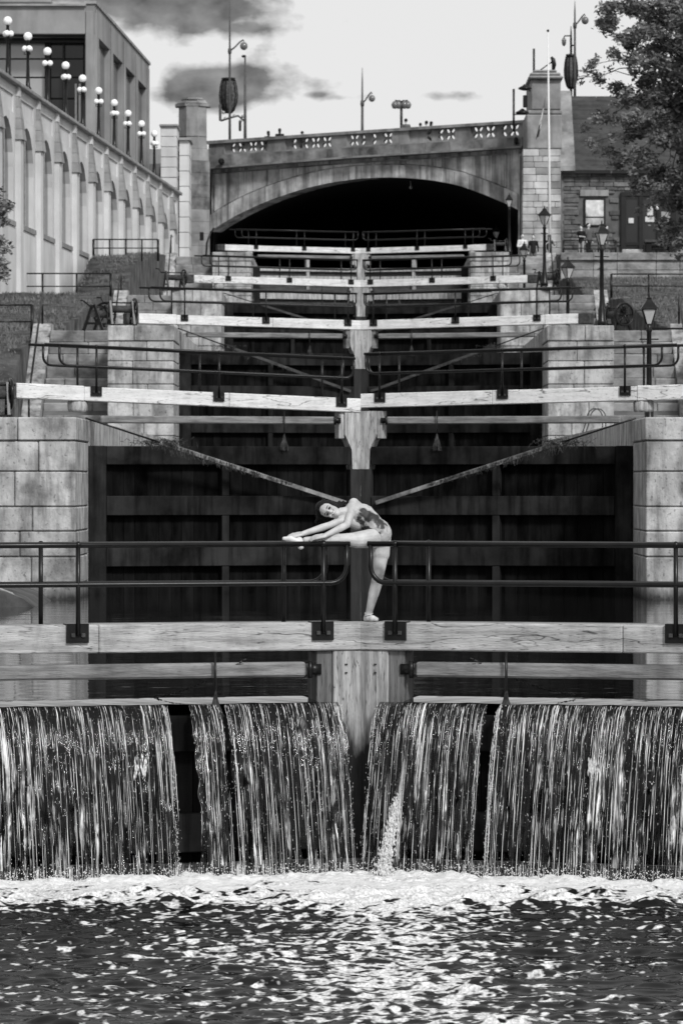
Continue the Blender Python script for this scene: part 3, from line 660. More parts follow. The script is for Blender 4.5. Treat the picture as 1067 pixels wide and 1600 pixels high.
# falls
LIPZ = -.038
def fall_profile(v):   # v 0..1 -> (out, z) metres relative to the pool level at the leaf
    t = v*.575; return (-.02-.92*t, LIPZ-.10*t-4.55*t*t)
def vnoise(U, V, su, sv, seed):
    r_ = np.random.default_rng(seed); nu = int(np.ptp(U)/su)+4; nv = int(np.ptp(V)/sv)+4; G = r_.uniform(-1, 1, (nv, nu))
    a = (U-U.min())/su; b = (V-V.min())/sv; i = a.astype(int); j = b.astype(int); fa = a-i; fb = b-j; fa = fa*fa*(3-2*fa); fb = fb*fb*(3-2*fb)
    return (G[j, i]*(1-fa)+G[j, i+1]*fa)*(1-fb)+(G[j+1, i]*(1-fa)+G[j+1, i+1]*fa)*fb
def falls(side, segs, lip0, lbl):
    fl = LF[(1, side)][0]; crest = wz-BT[1]; sd_ = 100 if side > 0 else 300
    r = root('waterfall', lbl, 'waterfall', (side*1.5, 42, 0), 'water falling over the nearest gate')
    # smooth lip where the pool water speeds up and dips
    ys_ = np.linspace(0, 1, 9); xs_l = np.arange(lip0, 5.0, .04); vs = []; nx = len(xs_l)
    for t in ys_:
        for x in xs_l: vs.append(fl(Vector((x, .52-.56*t, crest+LIPZ*t**1.5+.003*math.sin(x*9+t*4)*t+.002*math.sin(x*23+t*14)*t+.002*math.sin(x*5-t*22)*t))))
    me = bpy.data.meshes.new('overflow_lip'); me.from_pydata([tuple(v) for v in vs], [], [(j*nx+i, j*nx+i+1, (j+1)*nx+i+1, (j+1)*nx+i) for j in range(8) for i in range(nx-1)])
    me.materials.append(M_WLIP); me.polygons.foreach_set('use_smooth', np.ones(len(me.polygons), bool))
    bm = bmesh.new(); bm.from_mesh(me)
    bmesh.ops.recalc_face_normals(bm, faces=bm.faces[:])
    if bm.faces[:][0].normal.z < 0: bmesh.ops.reverse_faces(bm, faces=bm.faces[:])
    bm.to_mesh(me); bm.free(); part('overflow_lip', me, None, r)
    for si, (x0, x1) in enumerate(segs):
        nu = int((x1-x0)/.0075)+2; nv = 150; U, V = np.meshgrid(np.linspace(x0, x1, nu), np.linspace(0, 1, nv)); q = sd_+si*11
        g = np.clip(V*4, 0, 1); lo = np.clip((V-.35)*2, 0, 1)
        yy = (vnoise(U, V, .11, 1.1, q)*.020+vnoise(U, V, .035, .8, q+1)*.014+vnoise(U, V, .016, .5, q+2)*.007)*g
        yy += (vnoise(U, V, .05, .09, q+3)*.022+vnoise(U, V, .022, .04, q+4)*.008)*lo
        du = vnoise(U, V, .06, .12, q+5)*.012*lo+vnoise(U, V, .3, .5, q+6)*.02*V
        o_ = np.array([fall_profile(v)[0] for v in V[:, 0]])[:, None]; z_ = np.array([fall_profile(v)[1] for v in V[:, 0]])[:, None]
        Ux = U+du; 
        e0 = np.clip(1-(U-x0)/.06, 0, 1); e1 = np.clip(1-(x1-U)/.06, 0, 1)
        Ux = Ux+e0*vnoise(U, V, 9, .06, q+7)*.02*g-e1*vnoise(U, V, 9, .06, q+8)*.02*g
        yl = o_+yy; zl = crest+z_+yy*.1*0
        Xw = side*(Ux*CA+yl*SA); Yw = YM[1]-Ux*SA+yl*CA; Zw = BT[1]+zl+0*U
        v = np.stack([Xw, Yw, Zw], -1).reshape(-1, 3); i = np.arange((nv-1)*(nu-1)); a_ = (i//(nu-1))*nu+i % (nu-1)
        f = np.stack([a_, a_+nu, a_+nu+1, a_+1] if side > 0 else [a_, a_+1, a_+nu+1, a_+nu], -1)
        me = bpy.data.meshes.new('water_sheet'); me.from_pydata(v.tolist(), [], f.tolist())
        ul = me.uv_layers.new(name='flow'); uvs = np.stack([U+side*20, V], -1).reshape(-1, 2); ul.data.foreach_set('uv', uvs[f.ravel()].ravel().astype(np.float32))
        me.polygons.foreach_set('use_smooth', np.ones(len(me.polygons), bool)); me.materials.append(M_FALLS); part('water_sheet', me, None, r)
        b = MB(fl); L = x1-x0
        for k in range(int(L*120)):
            u = random.uniform(x0, x1) if k % 7 else random.choice([x0, x1])+random.gauss(0, .012); v0 = random.uniform(.02, .95); ln = random.uniform(.06, .40); pts = []; rs = []
            off = random.uniform(.02, .06); w = random.uniform(.0008, .0024); wd = random.uniform(-.008, .008)
            for s_ in range(6):
                v = min(1.03, v0+ln*s_/5); p = fall_profile(v)
                pts.append((u+wd*(v-v0)+random.uniform(-.0015, .0015), p[0]-off*(.4+v), crest+p[1])); rs.append(w*random.uniform(.3, 1.5) if 0 < s_ < 5 else w*.15)
            if (Vector(pts[0])-Vector(pts[-1])).length > .02: b.tube(pts, rs, 4, cap=False)
        part('water_threads', b, M_DROP, r, kind='stuff')
        b = MB(fl)
        for k in range(int(L*800)):
            v = random.uniform(.03, 1.02)**.7; p = fall_profile(v); u = random.uniform(x0, x1) if k % 3 else random.choice([x0, x1])+random.gauss(0, .014)
            c = Vector((u, p[0]-random.uniform(.015, .10)*v-.012, crest+p[1])); a = random.uniform(.0008, .0024); h = a*random.uniform(1.5, 7)
            b.add([c+Vector((a, 0, 0)), c+Vector((0, -a, 0)), c-Vector((a, 0, 0)), c+Vector((0, a, 0)), c+Vector((0, 0, h)), c-Vector((0, 0, h))],
                  [(0, 1, 4), (1, 2, 4), (2, 3, 4), (3, 0, 4), (1, 0, 5), (2, 1, 5), (3, 2, 5), (0, 3, 5)])
        part('spray_drops', b, M_DROP, r, kind='stuff')
    return r
fa = falls(-1, [(.24, 1.35), (1.42, 1.70), (1.95, 4.9)], .43, 'streaked curtain of water over the left gate leaf, broken by two dark gaps')
fb = falls(1, [(.20, 1.26), (1.40, 4.9)], .43, 'streaked curtain of water over the right gate leaf, with a white frothing leak')
# frothy leak, and two bright patches made of white blobs
def froth_and_patch(side, cx0, cz0, cx1, cz1, w0, w1, n, parent, r0=.008, r1=.03):
    q = MB(LF[(1, side)][0])
    for k in range(n):
        t = random.random()**.8; z = rb(cz0, cz1, t)
        v = math.sqrt(max(0, (-(z)-.0)/1.65))
        o_ = -.10-.62*t-.1
        c = Vector((rb(cx0, cx1, t)+random.gauss(0, rb(w0, w1, t)*.45), o_+random.uniform(-.04, .05), z-BT[1]+0)); rr = random.uniform(r0, r1)
        vs = []; 
        for d in ((1,0,0),(0,-1,0),(-1,0,0),(0,1,0),(0,0,3),(0,0,-3)): vs.append(c+Vector(d)*rr*random.uniform(.6, 1.3))
        q.add(vs, [(0, 1, 4), (1, 2, 4), (2, 3, 4), (3, 0, 4), (1, 0, 5), (2, 1, 5), (3, 2, 5), (0, 3, 5)])
    part('froth_and_patch', q, M_FOAM, parent, kind='stuff')
froth_and_patch(1, .50, 1.06, .47, .04, .006, .09, 2800, fb, .0015, .0075)
def splash(side, x0, x1, z0, z1, n, parent):  # foam-white blobs standing in for two bright patches in the falls
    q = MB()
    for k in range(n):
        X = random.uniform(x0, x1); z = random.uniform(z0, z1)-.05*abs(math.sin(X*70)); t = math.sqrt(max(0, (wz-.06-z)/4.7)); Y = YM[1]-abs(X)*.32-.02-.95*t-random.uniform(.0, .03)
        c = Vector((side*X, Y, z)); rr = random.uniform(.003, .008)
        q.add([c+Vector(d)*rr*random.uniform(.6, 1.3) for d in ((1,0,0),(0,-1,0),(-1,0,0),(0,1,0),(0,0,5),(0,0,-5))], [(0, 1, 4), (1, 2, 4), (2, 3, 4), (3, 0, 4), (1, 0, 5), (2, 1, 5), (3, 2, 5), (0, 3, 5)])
    part('froth_and_patch', q, M_FOAM, parent, kind='stuff')
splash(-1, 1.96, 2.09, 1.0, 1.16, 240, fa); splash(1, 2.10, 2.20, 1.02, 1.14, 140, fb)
# thin water running over the face of the sill
xs = np.arange(-4.9, 4.9, .011); vs_ = np.linspace(0, 1, 16); U, V = np.meshgrid(xs, vs_)
yy = vnoise(U, V, .09, .6, 71)*.025+vnoise(U, V, .02, .25, 72)*.012; Yw = 42.6-np.abs(U)*.32-.38-.22*np.clip(V*3, 0, 1)+yy; Zw = .15-.02*np.clip(V*3, 0, 1)-.19*np.clip((V-.25)/.75, 0, 1)
v = np.stack([U, Yw, Zw], -1).reshape(-1, 3); nu = len(xs); i = np.arange(15*(nu-1)); a_ = (i//(nu-1))*nu+i % (nu-1); f = np.stack([a_, a_+nu, a_+nu+1, a_+1], -1)
me = bpy.data.meshes.new('sill_water'); me.from_pydata(v.tolist(), [], f.tolist()); ul = me.uv_layers.new(name='flow'); ul.data.foreach_set('uv', np.stack([U, .45+V*.15], -1).reshape(-1, 2)[f.ravel()].ravel().astype(np.float32))
me.polygons.foreach_set('use_smooth', np.ones(len(me.polygons), bool)); me.materials.append(M_FALLS)
o = part('sill_water', me, None); tag(o, 'thin sheet of water draping over the pale sill below the falls', 'water', kind='stuff')
q = MB()
for k in range(5200):
    X = random.uniform(-4.6, 4.6); h = abs(random.gauss(0, .055)); c = Vector((X, 42.6-.32*abs(X)-.60-random.uniform(-.05, .35), h+.04)); rr = random.uniform(.0015, .007)
    q.add([c+Vector(d)*rr*random.uniform(.6, 1.5) for d in ((1,0,0),(0,-1,0),(-1,0,0),(0,1,0),(0,0,1),(0,0,-1))], [(0, 1, 4), (1, 2, 4), (2, 3, 4), (3, 0, 4), (1, 0, 5), (2, 1, 5), (3, 2, 5), (0, 3, 5)])
o = part('splash_drops', q, M_FOAM, None); tag(o, 'splashing white drops just above the foam at the foot of the falls', 'splash', kind='stuff')
# churning foam at the foot
def foamz(X, Y):
    Z = np.zeros_like(X)
    for i, (sz, am) in enumerate([(.34, .050), (.16, .034), (.08, .022), (.045, .012), (.026, .007)]):
        wx = X+.06*vnoise(X, Y, .11, .11, 900+i); Z += am*np.abs(vnoise(wx, Y, sz, sz*1.1, 800+i))
    back = 42.6-.32*np.abs(X)-.72; front = 40.1+.25*np.sin(X*1.3+.4)+.14*np.sin(X*4.3+1)
    env = np.clip((back+.28-Y)/.25, 0, 1)*np.clip((Y-front)/.8, 0, 1)**.8; hgt = .5+1.1*np.exp(-((Y-back)/.35)**2)
    return -.03+env*(.026+.72*Z*hgt)
fo = grid_obj('churning_foam', np.arange(-4.9, 4.9, .022), np.arange(39.6, 42.3, .022), foamz, M_FOAM, None)
tag(fo, 'white churning foam along the foot of the waterfall', 'foam', kind='stuff')

# ------------------------------------------------------------------ rope and coping at left of the pool
for side in (-1, 1):
    r = root('pool_coping', 'rounded dark stone coping along the %s edge of the pool' % ('left' if side < 0 else 'right'), 'coping', (side*5.1, 60, 1.6))
    y = 44
    while y < 78:
        l = random.uniform(2.2, 3.2); b = MB(); pr = [(0, -.3), (-.05, -.22), (-.07, -.02), (-.04, .06), (.05, .11), (.5, .11), (.5, -.3)]
        b.prism([(side*(7.62+a), y, LV[1]-.12+z) for a, z in pr], (0, min(l-.02, 78.6-y), 0)); part('coping_stone', b, M_DKST, r); y += l
o = part('fallen_stone', MB().prism([(-7.2, 74, 1.3), (-7.2, 74, 1.95), (-6.3, 74, 1.97), (-5.85, 74, 1.90), (-5.55, 74, 1.78), (-5.35, 74, 1.62), (-5.2, 74, 1.3)], (0, 4.2, 0)), M_DKST); tag(o, 'dark sloping stone at the waterline under the left pier', 'stone')
o = part('mooring_rope', MB().tube([(-6.5, 74.6, 1.98), (-6.0, 74.3, 1.95), (-5.75, 74.2, 1.86), (-5.62, 74.1, 1.74), (-5.60, 74.05, 1.62)], .022, 6), M_ROPE); tag(o, 'pale rope looped over the dark coping at the left of the pool', 'rope')

# wire hoops and winches
hp = root('ladder_hoop', 'twin bent metal ladder hoops rising in front of the right stone pier', 'ladder hoop', tuple(P(925, 690, 115)))
for dx in (0, .11):
    Yq = 114+dx*3; sx = 62.0; b = MB(); X0 = (905-VX)/sx+dx*.9; z0 = CZ+(VY-692)/sx
    pts = [(X0, Yq, z0-.1), (X0+.22, Yq, z0+.62)]+[(X0+.22+.2-.2*math.cos(a), Yq, z0+.62+.26*math.sin(a)) for a in (math.pi*i/8 for i in range(1, 8))]+[(X0+.62, Yq, z0+.62), (X0+.60, Yq, z0)]
    part('hoop', b.tube(pts, .018, 6), M_POLE, hp)
def winch():
    r = root('lock_winch', 'x', 'winch', (0, 0, 0), 'iron crab winches beside the gates')
    for x in (-.28, .28):
        b = MB(); b.beam((x, -.25, 0), (x, -.02, .62), .05, .06); b.beam((x, .25, 0), (x, .02, .62), .05, .06); b.beam((x, -.18, .2), (x, .18, .2), .04, .05); part('side_frame', b, M_IRON, r)
    b = MB(); b.tube([(-.3, 0, .42), (.3, 0, .42)], .09, 12); part('drum', b, M_RUST, r)
    b = MB()
    ring = [(.34, .26*math.cos(t), .42+.26*math.sin(t)) for t in [2*math.pi*i/20 for i in range(21)]]; b.tube(ring, .03, 6, cap=False)
    for k in range(6): a = k*math.pi/3; b.tube([(.34, 0, .42), (.34, .25*math.cos(a), .42+.25*math.sin(a))], .018, 5)
    part('gear_wheel', b, M_IRON, r)
    b = MB(); b.tube([(-.45, 0, .58), (.42, 0, .58)], .02, 6); part('axle', b, M_IRON, r)
    b = MB(); b.tube([(-.45, 0, .58), (-.46, .16, .70), (-.58, .16, .71)], .018, 6); part('crank_handle', b, M_IRON, r)
    b = MB(); b.box(-.34, -.3, 0, .34, .3, .05, bv=.01); part('base_plate', b, M_IRON, r)
    return r
w0 = winch(); first = True
for (x, y, z, rz, lb, s_) in [(-7.35, 126.2, LV[3], 1.2, 'black crab winch on the grass edge left of the third gate', 1.25), (-6.45, 121.2, LV[3], .3, 'black winch by the end of the third beam on the left pier', 1.1),
                          (7.15, 126.3, LV[3], -1.0, 'black crab winch beside the lamp post right of the third gate', 1.2), (-6.55, 79.9, LV[2], .2, 'iron winch cut by the left photo edge beside the second beam', 1.0),
                          (-6.7, 161.6, LV[4], .4, 'dark winch at the left end of the fourth beam', 1.1), (6.7, 161.6, LV[4], -.4, 'dark winch at the right end of the fourth beam', 1.1), (6.6,80.4,LV[2],.1,'iron winch at the right end of the second beam',.9),
                          (6.35, 205.6, LV[5], .1, 'small winch at the right end of the farthest beam under the arch', .9)]:
    if first: w0.location = (x, y, z); w0.rotation_euler = (0, 0, rz); w0.scale = (s_,)*3; w0['label'] = lb; first = False
    else: dup(w0, (x, y, z), rz, lb, s_)

# bank railings
def railing(label, pts, zs, posts_every=2.2, h=1.0, side=-1):
    a, b_ = Vector(pts[0]), Vector(pts[1]); r = root('iron_railing', label, 'railing', tuple(a), 'railings on the banks')
    b = MB(); b.tube([a+Vector((0, 0, h)), b_+Vector((0, 0, h))], .03, 6); part('top_rail', b, M_IRON, r)
    b = MB(); b.tube([a+Vector((0, 0, h*.52)), b_+Vector((0, 0, h*.52))], .025, 6); part('middle_rail', b, M_IRON, r)
    n = max(1, round((b_-a).length/posts_every))
    for i in range(n+1):
        p = a.lerp(b_, i/n); b = MB(); b.tube([p-Vector((0, 0, .15)), p+Vector((0, 0, h))], .035 if i not in (0, n) else .05, 6); part('post', b, M_IRON, r)
def rp(px, Y, side): X = (px-VX)*Y/F; return (X, Y, terr0(Y, side))
railing('lowest black railing on the left bank, cut by the photo edge', [rp(-60, 129, -1), rp(50, 129, -1)], None, 1.4)
railing('middle black railing on the left bank below the arched wall', [rp(-40, 168, -1), rp(173, 168, -1)], None, 1.35)
railing('upper black railing on the left bank before the bridge', [rp(146, 186.5, -1), rp(247, 186.5, -1)], None, .62, h=.75)
railing('black railing along the dark terrace foot on the right bank', [rp(955, 180, 1), rp(1130, 180, 1)], None, 1.6)
railing('thin railing outside the stone house beside the standing people', [rp(880, 221, 1), rp(962, 221, 1)], None, .9, h=.8)
railing('short black rail on the right lawn behind the nearest lamp post', [(7.9, 124.9, 7.75), (10.2, 124.9, 7.75)], None, 2.4, h=.25)

# ------------------------------------------------------------------ arcaded retaining wall (left)
WE = Vector((.0556, 1, 0)).normalized(); WN = Vector((1, -.0556, 0)).normalized(); W0 = Vector((-12.9-.0556*20, 141, 0))
ZT = CZ+14.8
def fw(v): return W0+WE*v.x+WN*v.y+Vector((0, 0, ZT+v.z))
ar = root('arcaded_wall', 'long pale limestone wall with arched windows and stepped buttresses on the left', 'wall', (-12, 160, 10))
bay = 5.8; x0 = 24.6-bay*3
for i in range(-3, 9+3):
    s0 = 24.6+bay*i; s1 = s0+bay
    if s1 > 86.5: s1 = 86.5
    if s0 > 84: break
    cx = (s0+s1)/2; wr = 1.92; sp_ = -3.15; sill = -5.15
    arch = [(cx-wr, 0, sill), (cx-wr, 0, sp_)]+[(cx-wr*math.cos(t), 0, sp_+wr*.9*math.sin(t)) for t in [math.pi*k/10 for k in range(1, 10)]]+[(cx+wr, 0, sp_), (cx+wr, 0, sill)]
    b = MB(fw); b.prism([(s0, 0, sill), (s0, 0, -1.25), (s1, 0, -1.25), (s1, 0, sill)]+arch[::-1], (0, -.9, 0)); part('wall_bay', b, M_WALL, ar)
    b = MB(fw); b.box(s0, -.9, -1.249, s1, -.06, -.5); b.box(s0, -.9, -.499, s1, .0, -.16); 
    b.box(s0, -.06, -1.25, s0+.9, .0, -.5); b.box(s1-.9, -.06, -1.25, s1, .0, -.5); b.box(s0+.901, -.06, -1.25, s1-.901, 0, -1.15); part('frieze_panel', b, M_WALL, ar)
    b = MB(fw); b.box(s0+.003, -.9, -14, s1-.003, .05, sill-.18, bv=.01); part('lower_wall', b, M_WALL, ar)
    b = MB(fw); b.box(cx-wr-.1, -.5, sill-.178, cx+wr+.1, .10, sill); part('window_sill', b, M_CAP, ar)
    b = MB(fw); b.box(s0+.01, -.9, sill-.179, cx-wr-.101, .03, sill-.001); b.box(cx+wr+.101, -.9, sill-.179, s1-.01, .03, sill-.001); part('sill_course', b, M_WALL, ar)
    wn = MB(fw); wn.box(cx-wr-.1, -.24, sill, cx+wr+.1, -.19, sp_+wr*.95); w_ = part('window_pane', wn, M_GLASSD, ar)
    for t in (-.4, .4):
        b = MB(fw); b.box(cx+t*wr-.03, -.189, sill, cx+t*wr+.03, -.16, sp_+wr*.8); part('mullion', b, M_LIGHTC, w_)
    # buttress
    b = MB(fw); b.box(s0-.42, -.1, -14, s0+.42, .20, -2.1, bv=.015); bu = part('buttress', b, M_WALL, ar)
    for k, (w, p, za, zb) in enumerate([(.50, .30, -2.1, -1.72), (.46, .25, -1.71, -1.32), (.42, .20, -1.31, -.92), (.36, .15, -.91, -.52)]):
        b = MB(fw); w2 = w-.05; b.add([(s0-w, -.1, za), (s0+w, -.1, za), (s0+w, p, za), (s0-w, p, za), (s0-w2, -.1, zb), (s0+w2, -.1, zb), (s0+w2, p-.05, zb), (s0-w2, p-.05, zb)],
              [(3,2,1,0),(4,5,6,7),(0,1,5,4),(1,2,6,5),(2,3,7,6),(3,0,4,7)]); part('cap_stone', b, M_CAP, bu)
    b = MB(fw); b.box(s0-.3, -.06, -.498, s0+.3, .12, -.162); part('pilaster_block', b, M_WALL, ar)
    b = MB(fw); b.box(s0+.004, -1.0, -.158, s1-.004, .22, 0, bv=.03); part('coping_stone', b, M_CAP, ar)
b = MB(fw); b.box(10, -1.0, -14, 86, -.91, -.2); part('backing', b, M_MORTAR, ar)
b = MB(fw); b.box(0, -12, -.9, 92, -1.0, -.5); struct('terrace', b, M_CONC)
# end pilasters next to bridge tower
ep = root('end_pavilion', 'plain pale stone pavilion closing the arched wall beside the bridge tower', 'pavilion', tuple(P(265, 400, 228)))
def pxbox(px0, py0, px1, py1, Y, d, m, parent, name, bv=.02):
    a = P(px0, py1, Y); c = P(px1, py0, Y); b = MB(); b.box(a.x, Y, a.z, c.x, Y+d, c.z, bv=bv); return part(name, b, m, parent)
z = 197; hts = 8
while z < 408:
    pxbox(251, z, 276, z+8*2-.6, 228+random.uniform(-.02, .02), 3, M_WALL, ep, 'stone_block'); z += 16
pxbox(249, 193, 278, 196.6, 227.85, 3.3, M_CAP, ep, 'coping')
z = 219
while z < 408:
    pxbox(280, z, 295.5, z+23.3, 229.5, 3, M_WALL, ep, 'stone_block'); z += 24
pxbox(277, 214, 298, 218.5, 229.3, 3.2, M_CAP, ep, 'coping')
for yy in (228, 268, 308, 338): pxbox(276.3, yy, 280, yy+7, 229.6, .8, M_CAP, ep, 'putlog_stone')

# globe lamps
def globe_lamp():
    r = root('globe_lamp', 'x', 'street lamp', (0, 0, 0), 'globe lamps along the top of the arched wall')
    b = MB(); b.lathe([(.14, 0), (.14, .10), (.09, .16), (.075, .5), (.06, 1.0), (.055, 1.45), (.09, 1.5), (.07, 1.6), (.055, 1.85), (.08, 1.9)], n=10); part('post', b, M_IRON, r)
    b = MB(); b.ball((0, 0, 2.04), .165); part('globe', b, M_GLOBE, r)
    for a in (.3, 2.4, 4.5):
        b = MB(); b.ball((.115*math.cos(a), .115*math.sin(a), 1.58), .115, 10, 8); gl = part('globe', b, M_GLOBE, r)
        b = MB(); b.tube([(0, 0, 1.36), (.15*math.cos(a), .15*math.sin(a), 1.38), (.115*math.cos(a), .115*math.sin(a), 1.47)], .02, 5); part('arm', b, M_IRON, r)
    return r
gl0 = globe_lamp()
words = ['nearest', 'second', 'third', 'fourth', 'fifth', 'sixth', 'seventh', 'eighth', 'ninth', 'farthest']
for i, px in enumerate([12, 43.5, 74, 102.5, 129, 154, 178.5, 200, 221, 241]):
    Y = 153700/(954.5-px); p = W0+WE*((Y-141)/WE.y)+WN*(.0); z = ZT
    lb = 'black lamp post with white globes on the arched wall, %s of ten from left' % words[i]
    if i == 0: gl0.location = (p.x, p.y, z); gl0['label'] = lb
    else: dup(gl0, (p.x, p.y, z), i*.7, lb)

# office block behind the wall
ob = root('office_building', 'large grey concrete building with deep window bays above the arched wall', 'building', (-13, 215, 15))
CY = 212.0; cor = P(148, 5, CY); ZR = cor.z; fe = (P(233, 96, 243)-cor); fe.z = 0; FL = fe.length; fe.normalize(); fnn = Vector((fe.y, -fe.x, 0))
def fo_(v): return Vector((cor.x, cor.y, 0))+fe*v.x+fnn*v.y+Vector((0, 0, v.z))
ZB = 12.0
b = MB(fo_); b.box(0, -.45, ZR-1.4, FL, 0, ZR); part('parapet', b, M_CONC, ob)
b = MB(fo_); b.box(-.1, -.5, ZR+.002, FL+.1, .08, ZR+.14); part('roof_coping', b, M_CAP, ob)
nb = 4; bw = (FL-2.2)/nb
for k in range(nb+1):
    b = MB(fo_); x = 0 if k == 0 else 2.2+k*bw-1.7; b.box(x, -.45, ZB, min(x+1.7, FL) if k else 2.2, .0, ZR-1.402, bv=.02); part('pier', b, M_CONC, ob)
    b = MB(fo_); b.box(x+.4, .001, ZB, x+1.3, .06, ZR-.25, bv=.02); part('pilaster', b, M_CONC, ob)
for k in range(nb):
    b = MB(fo_); b.box(2.2+k*bw, -.40, ZB, 2.2+(k+1)*bw-1.7, -.26, ZR-1.41); wn = part('window', b, M_GLASSD, ob)
# frontal face
def fxb(px0, py0, px1, py1, dy, d, m, name, par=ob, bv=.0):
    return pxbox(px0, py0, px1, py1, CY+dy, d, m, par, name, bv)
fxb(-120, 8, 133, 52, -.2, 3, M_CONC, 'parapet', bv=.02); fxb(-120, 4.5, 134, 7.9, -.4, 3.2, M_CAP, 'roof_coping')
fxb(133.5, 16, 145.5, 330, -.15, 1.0, M_CONC, 'corner_column', bv=.03); fxb(146.2, 20, 151, 330, .3, 1, M_CONC, 'corner_column', bv=.03)
fxb(-120, 53, 133, 330, 1.8, .2, M_FRAME, 'window_backing')
cols = [(-60, -28), (-26, 14), (17, 42), (44, 70), (80, 98), (100, 130)]
for ci, (a, c) in enumerate(cols):
    for (t, bo) in [(67, 90), (92.5, 119), (121.5, 152), (155, 190), (192, 230), (232, 300)]:
        if ci >= 4 and t < 70: t = 55
        mm = M_GLASSL if ci < 4 else M_GLASSD
        fxb(a, t, c, bo, 1.7, .06, mm, 'window_pane')
fxb(-120, 52.5, 133, 55, .2, .3, M_FRAME, 'eaves_beam'); fxb(-120, 62, 133, 65, .9, .3, M_FRAME, 'eaves_beam')
for x in (117, 123, 129): fxb(x, 130, x+3.2, 190, 1.5, .1, M_PAPER, 'blind')
for x in (72, 76, 98.6, 131): fxb(x, 66, x+2, 300, 1.3, .4, M_FRAME, 'mullion')
fxb(-120, -2, 80, 4, 3, 8, M_CONC, 'roof_plant', bv=.05); 
b = MB(); a = P(148, 330, CY); b.box(-40, CY+3.3, ZB, a.x-.9, 243, ZR-.3); part('building_core', b, M_CONC, ob)

# ------------------------------------------------------------------ bridge
BK = .61; BL = math.sqrt(1+BK*BK); BNn = Vector((BK, 1, 0))/BL; BE = Vector((1, -BK, 0))/BL
def BP(px, py, off=0, oy=0):
    u = px-VX; Y = 235/(1+BK*u/F); p = P(px, py, Y); return p+BNn*off+Vector((0, oy, 0))
def interp(x, pts):
    for (a, ya), (b, yb) in zip(pts, pts[1:]):
        if x <= b: return ya+(yb-ya)*(x-a)/(b-a)
    return pts[-1][1]
PT = [(300, 221.5), (328, 220), (560, 204), (821, 187), (860, 185)]; PBm = [(300, 244), (328, 242), (560, 229), (821, 213), (860, 211)]; CB = [(300, 266), (328, 264.5), (560, 247), (821, 231), (860, 229)]
INTR = [(328, 361), (345, 350), (372, 334.6), (400, 321), (429, 309.5), (456, 300), (485, 291.5), (520, 284), (560, 278.6), (585, 277), (608, 276.4), (630, 277), (652, 278.5), (675, 281), (698, 285), (720, 290), (756, 303), (789, 317), (809, 327)]
br = root('stone_bridge', 'wide stained stone arch bridge with pierced parapet across the top of the locks', 'bridge', (0, 235, 14))
def bpoly(name, pts, off, depth, m, par=br, vec=None):
    b = MB(); b.prism([BP(x, y, off) for x, y in pts], vec if vec is not None else BNn*depth); return part(name, b, m, par)
# fine intrados
xs_ = np.linspace(328, 809, 45); intr = [(x, interp(x, INTR)) for x in xs_]
def extr(x): return interp(x, INTR)-rb(26, 19, min(1, abs(x-600)/-250+1 if 0 else 1-abs(x-600)/280))
sp_poly = [(x, extr(x)) for x in xs_]
bpoly('spandrel_wall', [(328, extr(328))]+sp_poly[1:]+[(809, 400), (821, 400), (821, interp(821, CB)), (560, 247), (328, 264.5)], .15, 1.0, M_BRIDGE)
# spandrel slabs: separate weathered panels
edges = [334, 352, 372, 394, 417, 440, 466, 492, 520, 548, 578, 606, 634, 662, 690, 716, 742, 768, 790]
for a, c in zip(edges, edges[1:]):
    t0, t1 = interp(a, CB)+7, interp(c, CB)+7; b0, b1 = extr(a)-2, extr(c)-2
    if b0-t0 > 3 and b1-t1 > 3: bpoly('spandrel_slab', [(a+.35, t0), (c-.35, t1), (c-.35, b1), (a+.35, b0)], .06, .12, M_BRIDGE)
bpoly('string_course', [(332, 271), (560, 253.5), (790, 240.5), (790, 239), (560, 252), (332, 269.5)], .0, .2, M_BRIDGED)
# voussoirs
for i in range(0, 44):
    (a, ya), (c, yc) = intr[i], intr[i+1]
    bpoly('voussoir', [(a+.25, ya), (c-.25, yc), (c-.25+(c-600)*.0, extr(c)), (a+.25, extr(a))], random.uniform(-.05, .02), 1.1, M_BRIDGE)
bpoly('end_pier', [(811, 240), (821, 239), (821, 400), (811, 400)], -.1, .3, M_BRIDGE)
# cornice + parapet
for a, c in zip([328]+list(range(366, 820, 38)), list(range(366, 820, 38))+[822]):
    bpoly('cornice_stone', [(a+.25, interp(a, PBm)+1), (c-.25, interp(c, PBm)+1), (c-.25, interp(c, CB)-3), (a+.25, interp(a, CB)-3)], -.35+random.uniform(-.03, .03), 1.4, M_BRIDGED)
bpoly('cornice_moulding', [(326, interp(326, CB)-2.9), (560, 244.1), (823, interp(823, CB)-2.9), (823, interp(823, CB)), (560, 247), (326, interp(326, CB))], -.55, 1.5, M_TOWER)
bpoly('parapet_base', [(328, interp(328, PBm)-1.5), (560, 227.5), (821, 211.5), (821, 214), (560, 230), (328, 243)], -.2, .6, M_TOWER)
bpoly('parapet_coping', [(326, 220), (560, 204), (823, 187), (823, 191.5), (560, 208.5), (326, 225)], -.25, .65, M_TOWER)
pan = [(352, 420), (447, 519), (544, 614), (640, 712), (737, 812)]
prev = 328
for a, c in pan+[(821, 822)]:
    bpoly('parapet_block', [(prev, interp(prev, PT)+4.6), (a, interp(a, PT)+4.6), (a, interp(a, PBm)-1.5), (prev, interp(prev, PBm)-1.5)], -.12, .45, M_TOWER); prev = c
